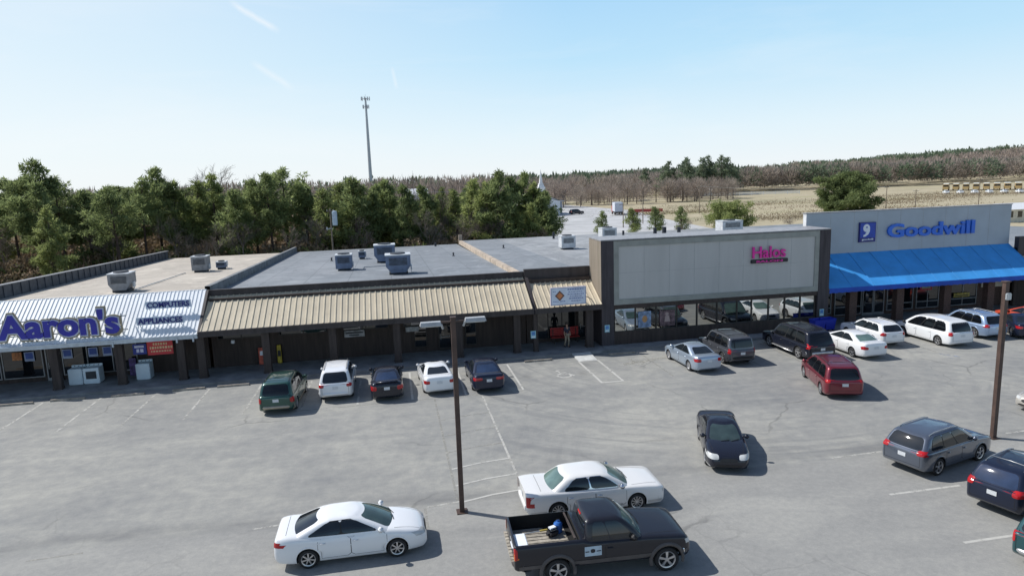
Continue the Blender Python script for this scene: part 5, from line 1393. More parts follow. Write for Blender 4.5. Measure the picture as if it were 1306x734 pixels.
# undergrowth: stuff
def scatter(name, n, fn, size, mat, lab, cat, flat=1.0, seed=1):
    rg = np.random.default_rng(seed); P = fn(rg, n); d = rdir(rg, n); u = rdir(rg, n); s = size*rg.uniform(.5,1.3,n)[:,None]
    me = tris_mesh(name, P, u*s*.4, (d+np.array([0,0,.4]))*s, mat); o = bpy.data.objects.new(name, me); COL.objects.link(o); return tag(o, lab, cat, None, 'stuff')
def under(rg, n):
    x = rg.uniform(-78, 24, n); cl = np.floor(x/2.3); h = 1.6+2.6*((np.sin(cl*12.9)*43758.5) % 1); y = rg.uniform(99.5, 104, n)+(np.floor(x/5) % 3)
    return np.c_[x, y, rg.uniform(0, 1, n)**.8*h]
scatter('undergrowth', 26000, under, .42, F_under, 'tangled brown undergrowth at the foot of the pines', 'undergrowth', seed=2)
scatter('undergrowth', 9000, lambda rg, n: under(rg, n)*np.array([1,1,.8])+np.array([.9,-.8,0]), .36, F_underg, 'green vines and shrubs at the foot of the pines', 'shrubs', seed=3)
def under2(rg, n):
    x = rg.uniform(-110, 20, n); y = rg.uniform(112, 165, n); return np.c_[x, y, rg.uniform(0, 1, n)*(5+2*np.sin(x*.3))]
scatter('thicket', 34000, under2, .8, F_under, 'dim brown thicket filling the wood behind the pines', 'thicket', seed=4)
# left side ground cover next to the store
scatter('undergrowth', 9000, lambda rg, n: np.c_[rg.uniform(-60,-29.5,n), rg.uniform(52,100,n), rg.uniform(0,1,n)**1.2*2.4], .40, F_under, 'brown scrub beside the left wall of the store', 'scrub', seed=5)
for i, (x, y, h) in enumerate([(-41,73,10.5),(-47,80,13.5),(-37.5,84,10.5),(-42,92,13.2),(-50,92,14.5),(-34.5,95,12.2)]):
    plant(f'tall{(i+2)%5}', 'pine_tree', x, y, h, 15, f'dark pine, {ordn(i)} from the front beside the left wall of the store', 'tree', 'pines beside the left store wall')
# --- behind the right hand stores
for (kd, x, y, h, hr, nm, lab) in [('cone0',41.9,130,4.6,4.8,'conifer','small dark conifer, leftmost behind the tall facade'),('cone1',48.8,130,4.9,4.8,'conifer','bright green loose young conifer, second from left behind the tall facade'),('cone2',53.5,130,4.9,4.8,'conifer','small conifer, third from left behind the tall facade'),('cone0',59.1,130,4.8,4.8,'conifer','narrow dark conifer, rightmost of the four behind the tall facade'),
    ('bush0',70.2,131,5.0,4.6,'round_shrub','wide round green shrub right of the small conifers'),('big0',96,130,10.2,10.4,'pine_tree','large spreading pine rising above the pale grey store wall')]:
    plant(kd, nm, x, y, h, hr, lab, 'tree' if nm != 'round_shrub' else 'shrub')
for i, (x, y, h) in enumerate([(84,118,3.2),(79,122,2.6),(104,128,3.0),(56,124,2.2),(63,136,2.4)]):
    plant(f'bare{i%4}', 'bare_shrub', x, y, h, 13, f'low leafless shrub, {ordn(i)} of those behind the tall facade roof', 'shrub', 'leafless shrubs behind the stores', wide=1.8)
# grove of leafless trees in front of the field woods
gr = []
for i in range(64):
    t = i/63; x = 62+t*88+rnd.uniform(-3,3); y = 262+rnd.uniform(-14,26)+t*12; gr.append((x, y))
for i, (x, y) in enumerate(sorted(gr)):
    plant(f'fbare{i%4}', 'bare_tree', x, y, rnd.uniform(7,10.5), 13, f'rounded leafless tree, {ordn(i)} from the left in the grove beyond the church lot', 'tree', 'leafless trees in the grove', wide=1.2)
for i, (x, y, h) in enumerate([(133,312,15),(138,318,17),(143,310,17.5),(148,320,18.5),(153,312,18),(158,318,19),(163,312,19),(169,318,18),(126,322,14),(174,322,15)]):
    plant(f'far{i%3}', 'pine_tree', x, y, h, 15, f'dark pine, {ordn(i)} from the left in the clump at the edge of the field', 'tree', 'pines in the clump by the field')
# far woods: one mass each
def woods(name, poly_fn, n, mat, lab, seed, h0, h1, bare=True, size=1.6, per=60, thin=.12):
    rg = np.random.default_rng(seed); C = []; U = []; V = []
    for i in range(n):
        x, y = poly_fn(rg); h = rg.uniform(h0, h1); z0 = hill(x, y); d = rdir(rg, per)
        r = h*.30
        p = d*(rg.uniform(.1,1,per)**.45)[:,None]*np.array([r, r, h*(.42 if bare else .34)])+np.array([x, y, z0+h*(.56 if bare else .64)])
        v = d*.7+np.array([0,0,.8 if bare else .3]); v /= np.linalg.norm(v, axis=1)[:,None]
        u = rdir(rg, per); s = size*rg.uniform(.6,1.3,per)[:,None]
        C.append(p); U.append(u*s*thin); V.append(v*s)
    me = tris_mesh(name, np.vstack(C), np.vstack(U), np.vstack(V), mat); o = bpy.data.objects.new(name, me); COL.objects.link(o); return tag(o, lab, 'woods', None, 'stuff')
def strip(x0, y0, x1, y1, depth):
    dx, dy = x1-x0, y1-y0; L = math.hypot(dx, dy); nx, ny = -dy/L, dx/L
    def f(rg):
        t = rg.uniform(0, 1); w = rg.uniform(0, 1)**1.3*depth; return x0+dx*t+nx*w, y0+dy*t+ny*w
    return f
woods('far_woods', strip(150,345,470,330,70), 760, F_bare, 'grey brown leafless woods along the far side of the field', 1, 10.5, 14.5, True, 1.6, 150, .17)
woods('far_woods', strip(160,340,460,326,50), 130, F_far, 'scattered green pines within the leafless woods across the field', 2, 11, 14.5, False, 1.6, 120, .35)
woods('far_woods', strip(92,330,190,345,60), 170, F_bare, 'leafless woods rising behind the grove', 3, 9.5, 13, True, 1.6, 140, .17)
woods('far_woods', strip(80,400,260,430,90), 360, F_far, 'dark pine ridge far behind the steeple', 4, 10, 14, False, 2.2, 110, .35)
woods('far_woods', strip(440,520,760,580,200), 520, F_far, 'green pines covering the hill at the far right', 5, 11, 15, False, 2.4, 90, .35)
woods('far_woods', strip(330,420,640,420,110), 420, F_bare2, 'leafless reddish woods below the hill at the far right', 6, 11, 15, True, 1.8, 130, .18)
woods('far_woods', strip(-330,300,70,300,150), 560, F_bare, 'brown leafless woods stretching behind the pine belt', 7, 10.5, 14.5, True, 2.3, 80, .14)
woods('far_woods', strip(-300,310,40,330,60), 60, F_far, 'distant pine tops among the brown woods behind the belt', 8, 11.5, 15, False, 1.8, 110, .35)
woods('far_woods', strip(20,300,95,330,60), 110, F_bare2, 'reddish leafless trees between the belt and the church', 9, 8.5, 11, True, 2.0, 90, .14)
woods('far_woods', strip(-100,170,22,185,90), 330, F_bare2, 'brown wood seen through gaps in the pine belt', 10, 8, 11, True, 1.8, 90, .14)

scatter('dry_weeds', 26000, lambda rg, n: (lambda k: np.c_[np.array([100,128,150,176,200,215,90,118])[k]+rg.normal(0,6,n)*np.array([2,3,3,3,4,3,2,3])[k], np.array([150,165,190,205,232,215,190,215])[k]+rg.normal(0,4,n), rg.uniform(0,1,n)**2*1.0])(rg.integers(0,8,n)), .28, F_under, 'brown weeds growing in patches over the dry field', 'weeds', seed=8)
# ------------------------------------------------------------------ person
def person(x, y, z, rz, lab):
    t_ = thing('person', lab, 'person', (x,y,z), rz)
    J = {'pel':(0,0,.93,.135),'waist':(0,0,1.08,.12),'chest':(0,0,1.30,.145),'neck':(0,0,1.47,.055),'head0':(0,-.005,1.55,.085),'head1':(0,-.01,1.67,.095),'head2':(0,0,1.74,.06)}
    for s, n in ((1,'l'),(-1,'r')):
        J[n+'hip']=(s*.09,0,.88,.095); J[n+'knee']=(s*.10,-.08 if s > 0 else .02,.50,.062); J[n+'ank']=(s*.10,-.02 if s > 0 else .16,.10,.042); J[n+'toe']=(s*.115,-.16 if s > 0 else .03,.035,.035)
        J[n+'sh']=(s*.18,0,1.40,.062); J[n+'elb']=(s*.24,.03*s,1.13,.045); J[n+'wr']=(s*.25,-.08,.90,.032); J[n+'hand']=(s*.25,-.11,.80,.035)
    E = [('pel','waist'),('waist','chest'),('chest','neck'),('neck','head0'),('head0','head1'),('head1','head2')]
    for n in 'lr': E += [('pel',n+'hip'),(n+'hip',n+'knee'),(n+'knee',n+'ank'),(n+'ank',n+'toe'),('chest',n+'sh'),(n+'sh',n+'elb'),(n+'elb',n+'wr'),(n+'wr',n+'hand')]
    def grow(keys, edges, name, mat, extra=0, root='pel'):
        me = bpy.data.meshes.new(name); ks = list(keys); ix = {k: i for i, k in enumerate(ks)}
        me.from_pydata([J[k][:3] for k in ks], [(ix[a], ix[b]) for a, b in edges if a in ix and b in ix], [])
        o = bpy.data.objects.new(name, me); COL.objects.link(o); md = o.modifiers.new('s', 'SKIN')
        for i, k in enumerate(ks): r = J[k][3]+extra; me.skin_vertices[0].data[i].radius = (r, r*.85)
        me.skin_vertices[0].data[ix[root]].use_root = True
        sb = o.modifiers.new('u', 'SUBSURF'); sb.levels = 2; sb.render_levels = 2
        m2 = bpy.data.meshes.new_from_object(o.evaluated_get(bpy.context.evaluated_depsgraph_get())); m2.name = name
        bpy.data.objects.remove(o); m2.materials.clear(); m2.materials.append(mat); m2.polygons.foreach_set('use_smooth', [True]*len(m2.polygons))
        r = bpy.data.objects.new(name, m2); COL.objects.link(r); r.parent = t_; return r
    grow(J, E, 'body', simple('skin', (.36,.21,.15), .6))
    up = [k for k in J if k in ('pel','waist','chest') or k[1:] in ('sh','elb')]; grow(up, E, 'shirt', simple('shirt_navy', (.03,.035,.06), .8), .018)
    lo = [k for k in J if k in ('pel',) or k[1:] in ('hip','knee','ank')]; grow(lo, E, 'trousers', simple('trousers_khaki', (.30,.25,.18), .8), .017)
    m = MB(); P = []
    for r_, z_ in ((.10,1.62),(.112,1.68),(.095,1.755),(.05,1.785),(0,1.79)): P.append([(r_*math.cos(k*PI/6), .012+r_*math.sin(k*PI/6)*1.05, z_) for k in range(12)])
    m.grid(P, closed=True); m.build('hair', simple('hair_dark', (.04,.03,.025), .8), t_, smooth=True)
    for s in (1,-1): m = MB(); px = s*.115; py = -.10 if s > 0 else .09; m.bbox(px-.05, px+.05, py-.12, py+.12, .0, .08, .025); m.build('shoe', T_dark, t_, smooth=True)
person(11.85, 44.75, .15, R(20), 'person in dark top and khaki trousers walking past the red bench')

# ------------------------------------------------------------------ the cars
P_wh = paint('paint_white', (.78,.79,.80)); P_wh2 = paint('paint_pearl', (.74,.73,.71)); P_bk = paint('paint_black', (.010,.012,.022), rough=.25); P_nv = paint('paint_midnight', (.012,.018,.040), .3, .3)
P_sv = paint('paint_silver_blue', (.42,.50,.60), .6, .32); P_gy = paint('paint_grey', (.10,.105,.12), .5, .3); P_gr = paint('paint_green', (.012,.065,.050), .4, .32); P_rd = paint('paint_maroon', (.17,.010,.022), .4, .3)
P_lb = paint('paint_light_blue', (.33,.44,.62), .5, .3); P_or = paint('paint_orange_red', (.55,.07,.03), .2, .3); P_bg = paint('paint_beige', (.50,.47,.42), .4, .35); P_tl = paint('paint_teal', (.010,.065,.075), .3, .3)
P_pk = paint('paint_pickup', (.012,.013,.020), .2, .38, dust=.05)
M_gold = simple('gold_trim', (.38,.33,.26), .4, .5); M_taupe = simple('taupe_trim', (.085,.075,.072), .6, var=.2); M_silt = simple('silver_trim', (.5,.5,.5), .35, .6)
def put(rear, heading, side, sp):
    """centre of a car whose near-side rear wheel touches the ground at `rear`; side=+1 when its left wheels are seen"""
    a = R(heading); d = Vector((math.cos(a), math.sin(a))); l = Vector((-d.y, d.x))
    off = sp['W']/2-.06
    c = Vector(rear)+d*(sp['wb']/2-sp.get('axle', 0))-l*side*off
    return (c.x, c.y, 0), a
def car_at(rear, heading, side, sp, lab, cat='car', group=None):
    loc, a = put(rear, heading, side, sp); return make_car(sp, lab, cat, loc, a, group)
def stall(cx, rear_y, sp, lab, heading=90, cat='car', group=None):
    a = R(heading); return make_car(sp, lab, cat, (cx+math.cos(a)*sp['L']/2, rear_y+math.sin(a)*sp['L']/2, 0), a, group)
# 1 white saloon in the foreground
c1 = car_at((-3.13,20.62), .3, -1, sedan('saloon_car', 4.80, 1.82, 1.47, 2.78, paint=P_wh, rims='seven', head_l=[(.48,1.0,.62,.78,M_clear)], tail_l=[(.66,1.02,.80,.95,M_red)], tail_s=[(.03,.24,.80,.92,M_red)], handlemat=P_wh), 'modern white saloon standing alone in the foreground, nose to the right')
# 2 white luxury saloon
ws2 = gloss('green_tint_glass', (.10,.16,.145), .05, .8)
car_at((5.30,21.72), -.6, -1, sedan('saloon_car', 5.10, 1.90, 1.44, 2.92, paint=P_wh2, boxy=True, rims='ten', windmat=ws2, rearglass=ws2,
    gh=dict(xf0=1.32, xf1=.58, xr0=-1.72, xr1=-1.14, w0=.90, w1=.70, zb=[(-2.6,.99),(-.5,.95),(2.6,.92)], z1=[(-1.5,1.37),(0,1.40),(.7,1.36)], crown=.05, bf=.14, br=.12, rc=.15),
    top=[(-2.625,.80),(-2.60,.95),(-2.55,1.00),(-2.1,1.02),(-1.5,1.0),(-.4,.96),(1.3,.93),(1.9,.90),(2.35,.85),(2.5,.80),(2.59,.70),(2.625,.56)],
    doors=[(-.05,1.1),(-1.1,-.05)], tail_l=[(.84,1.02,.55,.93,M_red)], dlo=M_chr, tail_s=[(.0,.07,.56,.92,M_red)], head_l=[(.55,1.0,.60,.74,M_clear)], grille=(.30,.52,.72,M_chr), nosew=.84, tailw=.88, nose=.35, tail=.3,
    fbump=(.28,.50,P_wh2), rbump=(.30,.54,P_wh2), band=(.28,.36,M_silt), mirrormat=M_chr, handlemat=M_chr, bootline=-2.0, platez=.72), 'old-fashioned long white luxury saloon parked right behind the black pickup')
# 3 black pickup
c3 = car_at((4.35,18.02), -2.5, -1, pickup('pickup_truck', 5.45, 2.0, 1.84, 3.38, axle=.26, paint=P_pk, flare=M_taupe, band=(.55,.68,M_taupe), rbump=(.50,.74,M_taupe), fbump=(.48,.72,M_chr), windmat=ws2, dlo=P_pk, tail_l=[(.84,1.0,.88,1.08,M_amber),(.84,1.0,1.08,1.25,M_red)], tail_s=[(0,.09,.88,1.24,M_red)], mirrormat=M_blk, rims='five', rimmat=M_rim), 'black extended-cab pickup with grey lower trim and an open loaded bed in the foreground', 'pickup truck')
root3, bvh3, dec3, P3 = c3
# white magnetic sign with a dark round mark on the door
o = dec3('door_sign', [(-.62,.80),(-.10,.80),(-.10,1.10),(-.62,1.10)], 'right', simple('magnet_sign', (.42,.52,.60), .4), .012, 6, 4, clip=False)
dec3('sign_mark', [(-.44,.90),(-.30,.90),(-.30,1.02),(-.44,1.02)], 'right', T_dark, .016, 4, 4)
dec3('sign_stripe', [(-.60,.93),(-.48,.93),(-.48,.96),(-.60,.96)], 'right', T_dark, .016, 2, 2, clip=False); dec3('sign_stripe', [(-.26,.93),(-.12,.93),(-.12,.96),(-.26,.96)], 'right', T_dark, .016, 2, 2, clip=False)
m = MB()
for k in range(9): m.box(-2.82, -.92, -.80+k*.19, -.80+k*.19+.10, .825, .842)
m.build('bed_liner', M_seat, root3)
m = MB(); m.quad((-2.83,-.88,.8225),(-.90,-.88,.8225),(-.90,.88,.8225),(-2.83,.88,.8225)); m.build('bed_floor', M_seat, root3)
m = MB(); m.bar((-.86,-.80,1.30),(-.86,.80,1.30),.05,.05); m.build('bed_rail', A_col, root3)
dec3('brake_light', [(-.16,1.70),(.16,1.70),(.16,1.74),(-.16,1.74)], 'rear', M_red, .01, 3, 2)
def in_bed(name, lab, cat, build, mat, lx, ly, lz=.845, rz=0, mats=None):
    m = MB(); build(m); o = m.build(name, mat); M = root3.matrix_basis
    a = root3.rotation_euler[2]; c, s = math.cos(a), math.sin(a)
    o.location = (root3.location.x+c*lx-s*ly, root3.location.y+s*lx+c*ly, lz); o.rotation_euler = (0,0,a+rz); tag(o, lab, cat); return o
def crate(m):
    m.box(-.24,.24,-.42,.42,0,.03); m.box(-.24,-.21,-.42,.42,.03,.34); m.box(.21,.24,-.42,.42,.03,.34); m.box(-.21,.21,-.42,-.39,.03,.34); m.box(-.21,.21,.39,.42,.03,.34)
def cooler(m): m.bbox(-.22,.22,-.40,.40,0,.30,.03)
o = in_bed('cooler_box', 'white cooler box with blue base lying at the tail end of the pickup bed', 'cooler', cooler, simple('cooler_blue', (.10,.22,.55), .5), -2.50, -.45)
m = MB(); m.bbox(-.23,.23,-.41,.41,.302,.37,.025); m.build('lid', T_white, o)
m = MB(); m.bar((-.24,-.2,.25),(-.24,.2,.25),.03,.03); m.build('handle', T_white, o)
o = in_bed('water_jug', 'small blue jug at the cab end of the pickup bed', 'jug', lambda m: m.lathe([(0,0),(.13,0),(.14,.04),(.14,.28),(.10,.34),(.04,.36),(.04,.40),(0,.40)], (0,0,0), 'Z', 16), simple('jug_blue', (.03,.15,.50), .4), -1.12, .48)
m = MB(); m.tube([(-.09,0,.33),(-.05,0,.42),(.05,0,.42),(.09,0,.33)], .014, 6); m.build('handle', T_dark, o)
o = in_bed('tool_bag', 'crumpled white and black bag beside the blue jug', 'bag', lambda m: m.bbox(-.20,.20,-.13,.13,0,.22,.07), simple('bag_dark', (.03,.03,.035), .8), -1.35, .28, rz=.4)
m = MB(); m.bbox(-.15,.16,-.12,.12,.20,.30,.05); m.build('flap', T_white, o)
o = in_bed('long_handled_tool', 'long tool with yellow grip lying across the pickup bed', 'tool', lambda m: m.tube([(-.55,0,.05),(.25,0,.07)], .018, 6), A_galv, -1.85, .50, rz=.1)
m = MB(); m.tube([(.15,0,.07),(.55,0,.08)], .03, 8); m.build('grip', simple('tool_yellow', (.50,.38,.08), .5), o)
# 4 black saloon driving toward the camera
car_at((13.3,27.2), -110, -1, sedan('saloon_car', 4.62, 1.72, 1.44, 2.66, paint=P_bk, windmat=gloss('dark_wind', (.035,.055,.055), .05, .8), rims='steel', head_l=[(.46,.98,.58,.78,M_clear)], tail_l=[(.62,1.02,.72,.9,M_red)], band=(.26,.33,M_silt)), 'black compact saloon in the open middle of the lot, facing the viewer')
# 5 five cars in the row before the long timber front
stall(-6.42, 36.0, van('minivan', 4.75, 1.86, 1.74, 2.9, paint=P_gr, rack=M_blk, band=(.26,.36,M_gold), rbump=(.34,.52,M_gold), tail_l=[(.86,1.02,.66,.95,M_red)], tail_s=[(0,.08,.66,.94,M_red)], sideglass=M_priv, nosew=.7), 'dark green minivan with gold lower trim, leftmost in the row by the tan canopy', 87, 'minivan')
stall(-3.45, 37.35, suv('off_roader', 4.75, 1.86, 1.76, 2.78, paint=P_wh, rack=M_silt, crossbar=False, tail_l=[(.66,1.0,.86,1.02,M_red)], rbump=(.40,.56,P_wh), platez=.82), 'white off-roader parked between the dark green minivan and a black saloon', 90, 'SUV')
stall(-.62, 36.55, sedan('saloon_car', 4.7, 1.80, 1.44, 2.7, paint=P_bk, rearglass=gloss('blue_rear_glass', (.02,.035,.075), .05, .8), tail_l=[(.62,1.02,.68,.92,M_red)], spoiler=(-2.15,1.12,.62)), 'black saloon right of the white off-roader, third in the row', 90)
stall(2.32, 36.85, sedan('saloon_car', 4.6, 1.78, 1.42, 2.72, paint=P_wh, sunroof=(-.15,.45), tail_l=[(.62,1.02,.72,.90,M_red)]), 'white saloon with a sunroof just left of the lamp pole', 93)
stall(5.08, 36.4, sedan('saloon_car', 4.85, 1.84, 1.45, 2.8, paint=P_nv, rearglass=MATS['blue_rear_glass'], tail_l=[(.42,1.02,.80,.95,M_red)]), 'black saloon with wide red tail lights beside the wheelchair bay', 90)
# 6 row before the tall facade and blue awning
car_at((17.57,37.39), 92.0, 1, sedan('saloon_car', 4.7, 1.78, 1.45, 2.76, paint=P_sv, rims='steel', tail_l=[(.60,1.02,.76,.95,M_red)]), 'silver blue saloon nearest the wheelchair bays under the pale grey panel')
car_at((20.25,38.27), 90, 1, suv('off_roader', 4.6, 1.85, 1.82, 2.76, paint=P_gy, rack=M_blk, tail_l=[(.84,1.02,.80,1.12,M_red)], rbump=(.45,.62,M_blk), sideglass=M_priv, gh=dict(xf0=1.15, xf1=.62, xr0=-2.22, xr1=-2.05, w0=.95, w1=.80, zb=[(-2.3,1.12),(2.3,1.05)], z1=[(-2.3,1.70),(-1,1.77),(.6,1.76)], crown=.04, bf=.10, br=.04, rc=.12)), 'boxy dark grey off-roader parked right of the silver blue saloon', 'SUV')
car_at((25.26,37.9), 90, 1, suv('off_roader', 5.55, 2.0, 1.90, 3.30, paint=P_bk, r=.39, rack=M_blk, steps=M_silt, rimmat=M_rim, tail_l=[(.86,1.02,.85,1.15,M_red)], rbump=(.45,.66,M_silt), sideglass=M_priv, sill=.45), 'long black off-roader with bright running boards before the mirrored windows', 'SUV')
car_at((28.62,37.24), 91, 1, sedan('saloon_car', 4.9, 1.84, 1.44, 2.8, paint=P_wh, windmat=ws2, rearglass=ws2, tail_l=[(.62,1.02,.70,.86,M_red)]), 'white saloon parked right of the long black off-roader')
car_at((31.75,39.3), 90, 1, suv('hatchback_car', 4.5, 1.80, 1.60, 2.65, paint=P_wh, rack=M_silt, crossbar=False, r=.34, tail_l=[(.68,1.02,.84,1.02,M_red)]), 'white crossover hatchback between the white saloon and the white minivan')
car_at((35.69,38.1), 91, 1, van('minivan', 5.1, 1.95, 1.76, 3.06, paint=P_wh, sideglass=M_priv, tail_l=[(.80,1.02,.82,1.04,M_red)], mirrormat=M_blk), 'long white minivan in front of the blue awning', 'minivan')
car_at((39.48,39.11), 91, 1, suv('off_roader', 4.75, 1.85, 1.72, 2.78, paint=P_lb, rack=M_silt, crossbar=False, sideglass=M_priv), 'light blue off-roader parked right of the long white minivan', 'SUV')
car_at((42.0,38.6), 62, 1, sedan('saloon_car', 4.6, 1.78, 1.44, 2.7, paint=P_nv), 'dark blue saloon parked askew behind the right lamp pole')
car_at((45.2,39.8), 91, 1, sedan('saloon_car', 4.6, 1.78, 1.46, 2.7, paint=P_or), 'bright orange red car at the right edge of the store row')
# 7 right-hand bays
car_at((22.28,31.3), 71.6, 1, van('minivan', 5.0, 1.95, 1.74, 3.12, paint=P_rd, rack=M_blk, tail_l=[(.74,1.02,.90,1.06,M_red)], sideglass=M_priv, rims='seven'), 'maroon minivan standing askew in the drive aisle', 'minivan')
car_at((20.5,21.45), 16, -1, suv('off_roader', 4.62, 1.86, 1.66, 2.70, paint=paint('paint_steel', (.13,.15,.19), .6, .3), tail_l=[(.62,1.02,.92,1.10,M_red)], rack=M_silt, crossbar=False, r=.35, windmat=ws2), 'steel grey crossover in the right bays, nearest the lot centre', 'SUV')
car_at((21.0,17.9), 17, -1, suv('off_roader', 4.55, 1.84, 1.68, 2.62, paint=P_nv, tail_l=[(.66,1.02,.88,1.10,M_red)], rack=M_silt, rearglass=MATS['blue_rear_glass'], r=.35), 'dark blue crossover with roof rails, right of the steel grey one', 'SUV')
car_at((19.3,14.5), 16, -1, suv('off_roader', 4.6, 1.84, 1.72, 2.65, paint=P_tl, rbump=(.42,.58,M_silt), tail_l=[(.80,1.02,.74,.95,M_red)]), 'teal off-roader cut by the right edge of the photo', 'SUV')
car_at((33.3,25.2), 180, 1, sedan('saloon_car', 4.7, 1.80, 1.45, 2.75, paint=P_bg), 'beige saloon facing left at the right edge, beyond the lamp pole')
# 8 far cars and vehicles
A_bus = simple('bus_yellow', (.46,.33,.15), .5, var=.12); A_busr = simple('bus_roof', (.72,.70,.62), .5)
def bus_mesh():
    t_ = thing('school_bus', 'x', 'bus', (0,0,0)); 
    m = MB(); m.bbox(-1.2,1.2,-1.0,8.5,.6,2.75,.12); m.bbox(-1.05,1.05,-2.4,-1.0,.6,1.7,.15); m.build('body', A_bus, t_)
    m = MB(); m.bbox(-1.15,1.15,-.9,8.4,2.72,3.05,.14); m.build('roof', A_busr, t_)
    m = MB(); m.box(-1.0,1.0,-1.03,-.99,1.8,2.5); m.build('windshield', M_glass, t_)
    m = MB(); m.box(-1.22,-1.19,-.2,8,1.75,2.4); m.box(1.19,1.22,-.2,8,1.75,2.4); m.build('side_windows', M_glass, t_)
    for sx in (-1,1):
        for yy in (-1.6,6): m = MB(); m.lathe([(0,-.14),(.48,-.14),(.5,0),(.48,.14),(0,.14)], (sx*1.0,yy,.5), 'X', 12); m.build('wheel', M_rub, t_)
    return t_
bus0 = bus_mesh(); km = kid_map()
for i in range(16):
    o = bus0 if i == 0 else copy_tree(bus0, km); x = 243+i*2.6; y = 261-i*2.6
    o.location = (x, y, 0); o.rotation_euler = (0,0,R(-45)); o['label'] = f'yellow school bus, {ordn(i)} from the left in the far row'; o['group'] = 'school buses parked in a far row'
far_cars = [('grey',P_sv),('white',P_wh),('beige',P_bg),('silver',P_sv),('white',P_wh),('grey',P_gy),('white',P_wh),('silver',P_sv)]
fp = make_car(sedan('parked_car', paint=P_wh), 'x', 'car', (0,0,-50), 0)[0]
for o in list(children(fp)):
    if o.name.split('.')[0] not in ('body','windshield','rear_window','side_window','wheel'):
        for c in children(o): bpy.data.objects.remove(c)
        bpy.data.objects.remove(o)
km = kid_map()
for i in range(12):
    o = fp if i == 0 else copy_tree(fp, km); x = 218+i*3.3; y = 234-i*3.3
    o.location = (x, y, 0); o.rotation_euler = (0,0,R(60)); o['label'] = f'pale parked car, {ordn(i)} from the left in front of the school buses'; o['group'] = 'cars parked before the school buses'
dk = make_car(suv('parked_car', paint=P_bk), 'dark off-roader parked on the far lot beside the church', 'car', (58.5,206,0), R(10))
t_ = thing('box_truck', 'truck with a tall white box and red cab on the far lot', 'truck', (68.4,196,0), R(80)); A_trr = simple('truck_red', (.38,.06,.05), .5)
m = MB(); m.bbox(-3.4,1.6,-1.25,1.25,1.0,3.7,.05); m.build('cargo_box', simple('truck_white', (.55,.58,.64), .5), t_)
m = MB(); m.bbox(1.7,3.6,-1.2,1.2,.6,2.7,.15); m.build('cab', A_trr, t_); m = MB(); m.box(-3.3,3.4,-1.0,1.0,.5,.95); m.build('chassis', M_blk, t_)
m = MB(); m.box(3.58,3.63,-1.0,1.0,1.6,2.4); m.build('windshield', M_glass, t_)
for x in (-2.4,2.6):
    for s in (-1,1): m = MB(); m.lathe([(0,-.14),(.48,-.14),(.5,0),(.48,.14),(0,.14)], (x,s*1.05,.5), 'Y', 12); m.build('wheel', M_rub, t_)
t_ = thing('flatbed_trailer', 'low red flatbed trailer beside the truck on the far lot', 'trailer', (75,190,0), R(-20))
m = MB(); m.bbox(-5,5,-1.2,1.2,.8,1.1,.04); m.build('deck', A_trr, t_); m = MB(); m.box(-5,5,-1.15,-1.05,1.1,1.7); m.build('side_rail', A_trr, t_)
for x in (-3.6,-2.4,3.4):
    for s in (-1,1): m = MB(); m.lathe([(0,-.14),(.42,-.14),(.42,.14),(0,.14)], (x,s*1.0,.42), 'Y', 12); m.build('wheel', M_rub, t_)
# ------------------------------------------------------------------ light, sky, camera
SUN_DIR = Vector((.597,-.347,-.735)).normalized()
sl = bpy.data.lights.new('sun', 'SUN'); sl.energy = 5.0; sl.angle = R(.53); sl.color = (1.0,.975,.93)
so = bpy.data.objects.new('sun', sl); COL.objects.link(so); so.rotation_euler = SUN_DIR.to_track_quat('-Z', 'Y').to_euler(); so.location = (-60,60,90)
w = bpy.data.worlds.new('World'); scene.world = w; w.use_nodes = True; nt = w.node_tree; bg = nt.nodes['Background']
sk = nt.nodes.new('ShaderNodeTexSky'); sk.sky_type = 'NISHITA'; sk.sun_disc = False; sk.sun_elevation = R(46.7); sk.sun_rotation = math.atan2(-.597, .347)
sk.air_density = 1.0; sk.dust_density = .8; sk.ozone_density = 2.5; sk.altitude = 200
tc = nt.nodes.new('ShaderNodeTexCoord').outputs['Generated']
sep = nt.nodes.new('ShaderNodeSeparateXYZ'); nt.links.new(tc, sep.inputs[0])
# thin high cloud and haze in the sky itself
q = mapping(nt, tc, (1.2,1.2,7.0), (R(6),R(4),0)); cl = noise(nt, q, 1.6, 7, .62, .5)
cl = ramp(nt, cl, [(.50, g3(0)), (.80, g3(.5))])
vz = sep.outputs[2]
sd = nt.nodes.new('ShaderNodeVectorMath'); sd.operation = 'DOT_PRODUCT'; nt.links.new(tc, sd.inputs[0]); sd.inputs[1].default_value = (-.86,.5,0)
band = ramp(nt, vz, [(0, (7.9,8.35,8.6)), (.06, (6.9,8.1,8.8)), (.16, (4.7,7.1,8.8)), (.30, (3.3,6.0,8.7))])
sunny = ramp(nt, sd.outputs['Value'], [(.25, g3(0)), (.95, g3(.78))])
band = mixc(nt, sunny, band, (7.9,8.4,8.6))
k_ = ramp(nt, vz, [(0, g3(.94)), (.24, g3(.88)), (.38, g3(0))])
c = mixc(nt, k_, sk.outputs[0], band)
c = mixc(nt, math_(nt, 'MULTIPLY', cl, .55), c, (8.2,8.4,8.6))
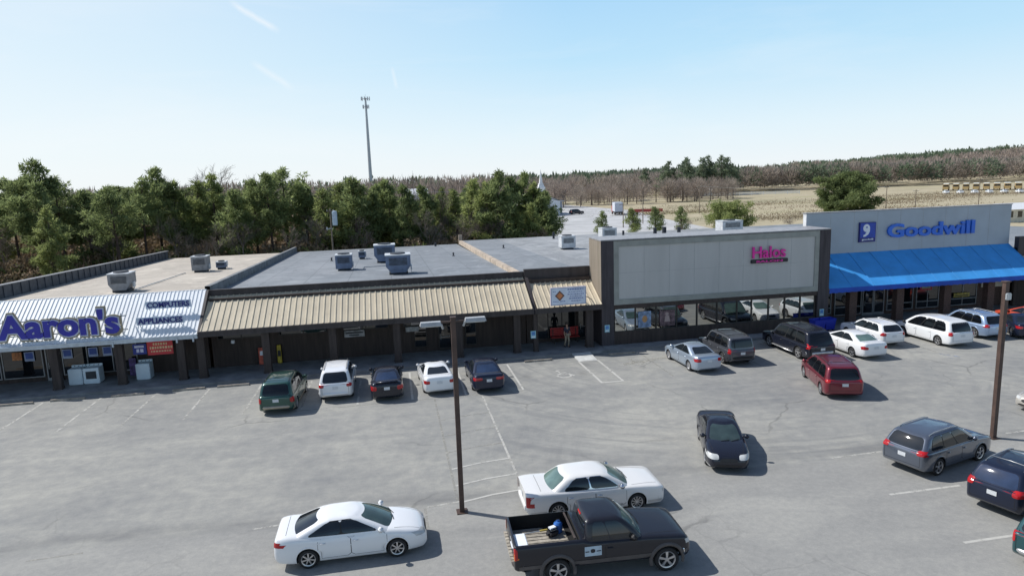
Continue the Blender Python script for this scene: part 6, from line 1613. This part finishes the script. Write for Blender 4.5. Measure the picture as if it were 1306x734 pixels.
def trail(c, d1, d2, wid, amt):
    d1, d2 = Vector(d1).normalized(), Vector(d2).normalized(); n = d1.cross(d2).normalized(); mid = (d1+d2).normalized(); half = d1.angle(d2)/2
    wob = math_(nt, 'MULTIPLY', math_(nt, 'SUBTRACT', noise(nt, tc, 22, 4), .5), wid*1.6)
    def dot(v):
        x = nt.nodes.new('ShaderNodeVectorMath'); x.operation = 'DOT_PRODUCT'; nt.links.new(tc, x.inputs[0]); x.inputs[1].default_value = v; return x.outputs['Value']
    a = math_(nt, 'ABSOLUTE', math_(nt, 'ADD', dot(n), wob)); f = ramp(nt, math_(nt, 'DIVIDE', a, wid), [(0, g3(1)), (1, g3(0))])
    t = (d2-d1).normalized(); e = math_(nt, 'ABSOLUTE', math_(nt, 'DIVIDE', dot(t), math.sin(half))); g = ramp(nt, e, [(.55, g3(1)), (1.0, g3(0))])
    front = math_(nt, 'GREATER_THAN', dot(mid), .5)
    k = math_(nt, 'MULTIPLY', math_(nt, 'MULTIPLY', f, g), math_(nt, 'MULTIPLY', front, amt))
    return mixc(nt, k, c, (8.5,8.6,8.7))
TR = [((-.183,.955,.235),(-.124,.972,.199),.0055,.5),((-.167,.972,.163),(-.114,.985,.127),.006,.32),((.019,.987,.158),(.024,.992,.127),.0035,.3)]
for t in TR: c = trail(c, *t)
nt.links.new(c, bg.inputs[0]); bg.inputs[1].default_value = .115
cam = bpy.data.cameras.new('camera'); co = bpy.data.objects.new('camera', cam); COL.objects.link(co)
cam.sensor_width = 36; cam.lens = 36*860/1306; cam.clip_end = 6000; cam.clip_start = .1
p, r, yaw = R(9.26), R(1.93), R(10.2)
fw = Vector((math.sin(yaw)*math.cos(p), math.cos(yaw)*math.cos(p), -math.sin(p))); rt = Vector((math.cos(yaw), -math.sin(yaw), 0)); up = rt.cross(fw)
rt2 = rt*math.cos(r)-up*math.sin(r); up2 = rt2.cross(fw)
M = Matrix((rt2, up2, -fw)).transposed().to_4x4(); M.translation = Vector((0,0,12)); co.matrix_world = M
scene.camera = co
scene.view_settings.view_transform = 'Standard'; scene.view_settings.look = 'None'; scene.view_settings.exposure = 0
scene.cycles.max_bounces = 6; scene.cycles.transparent_max_bounces = 8
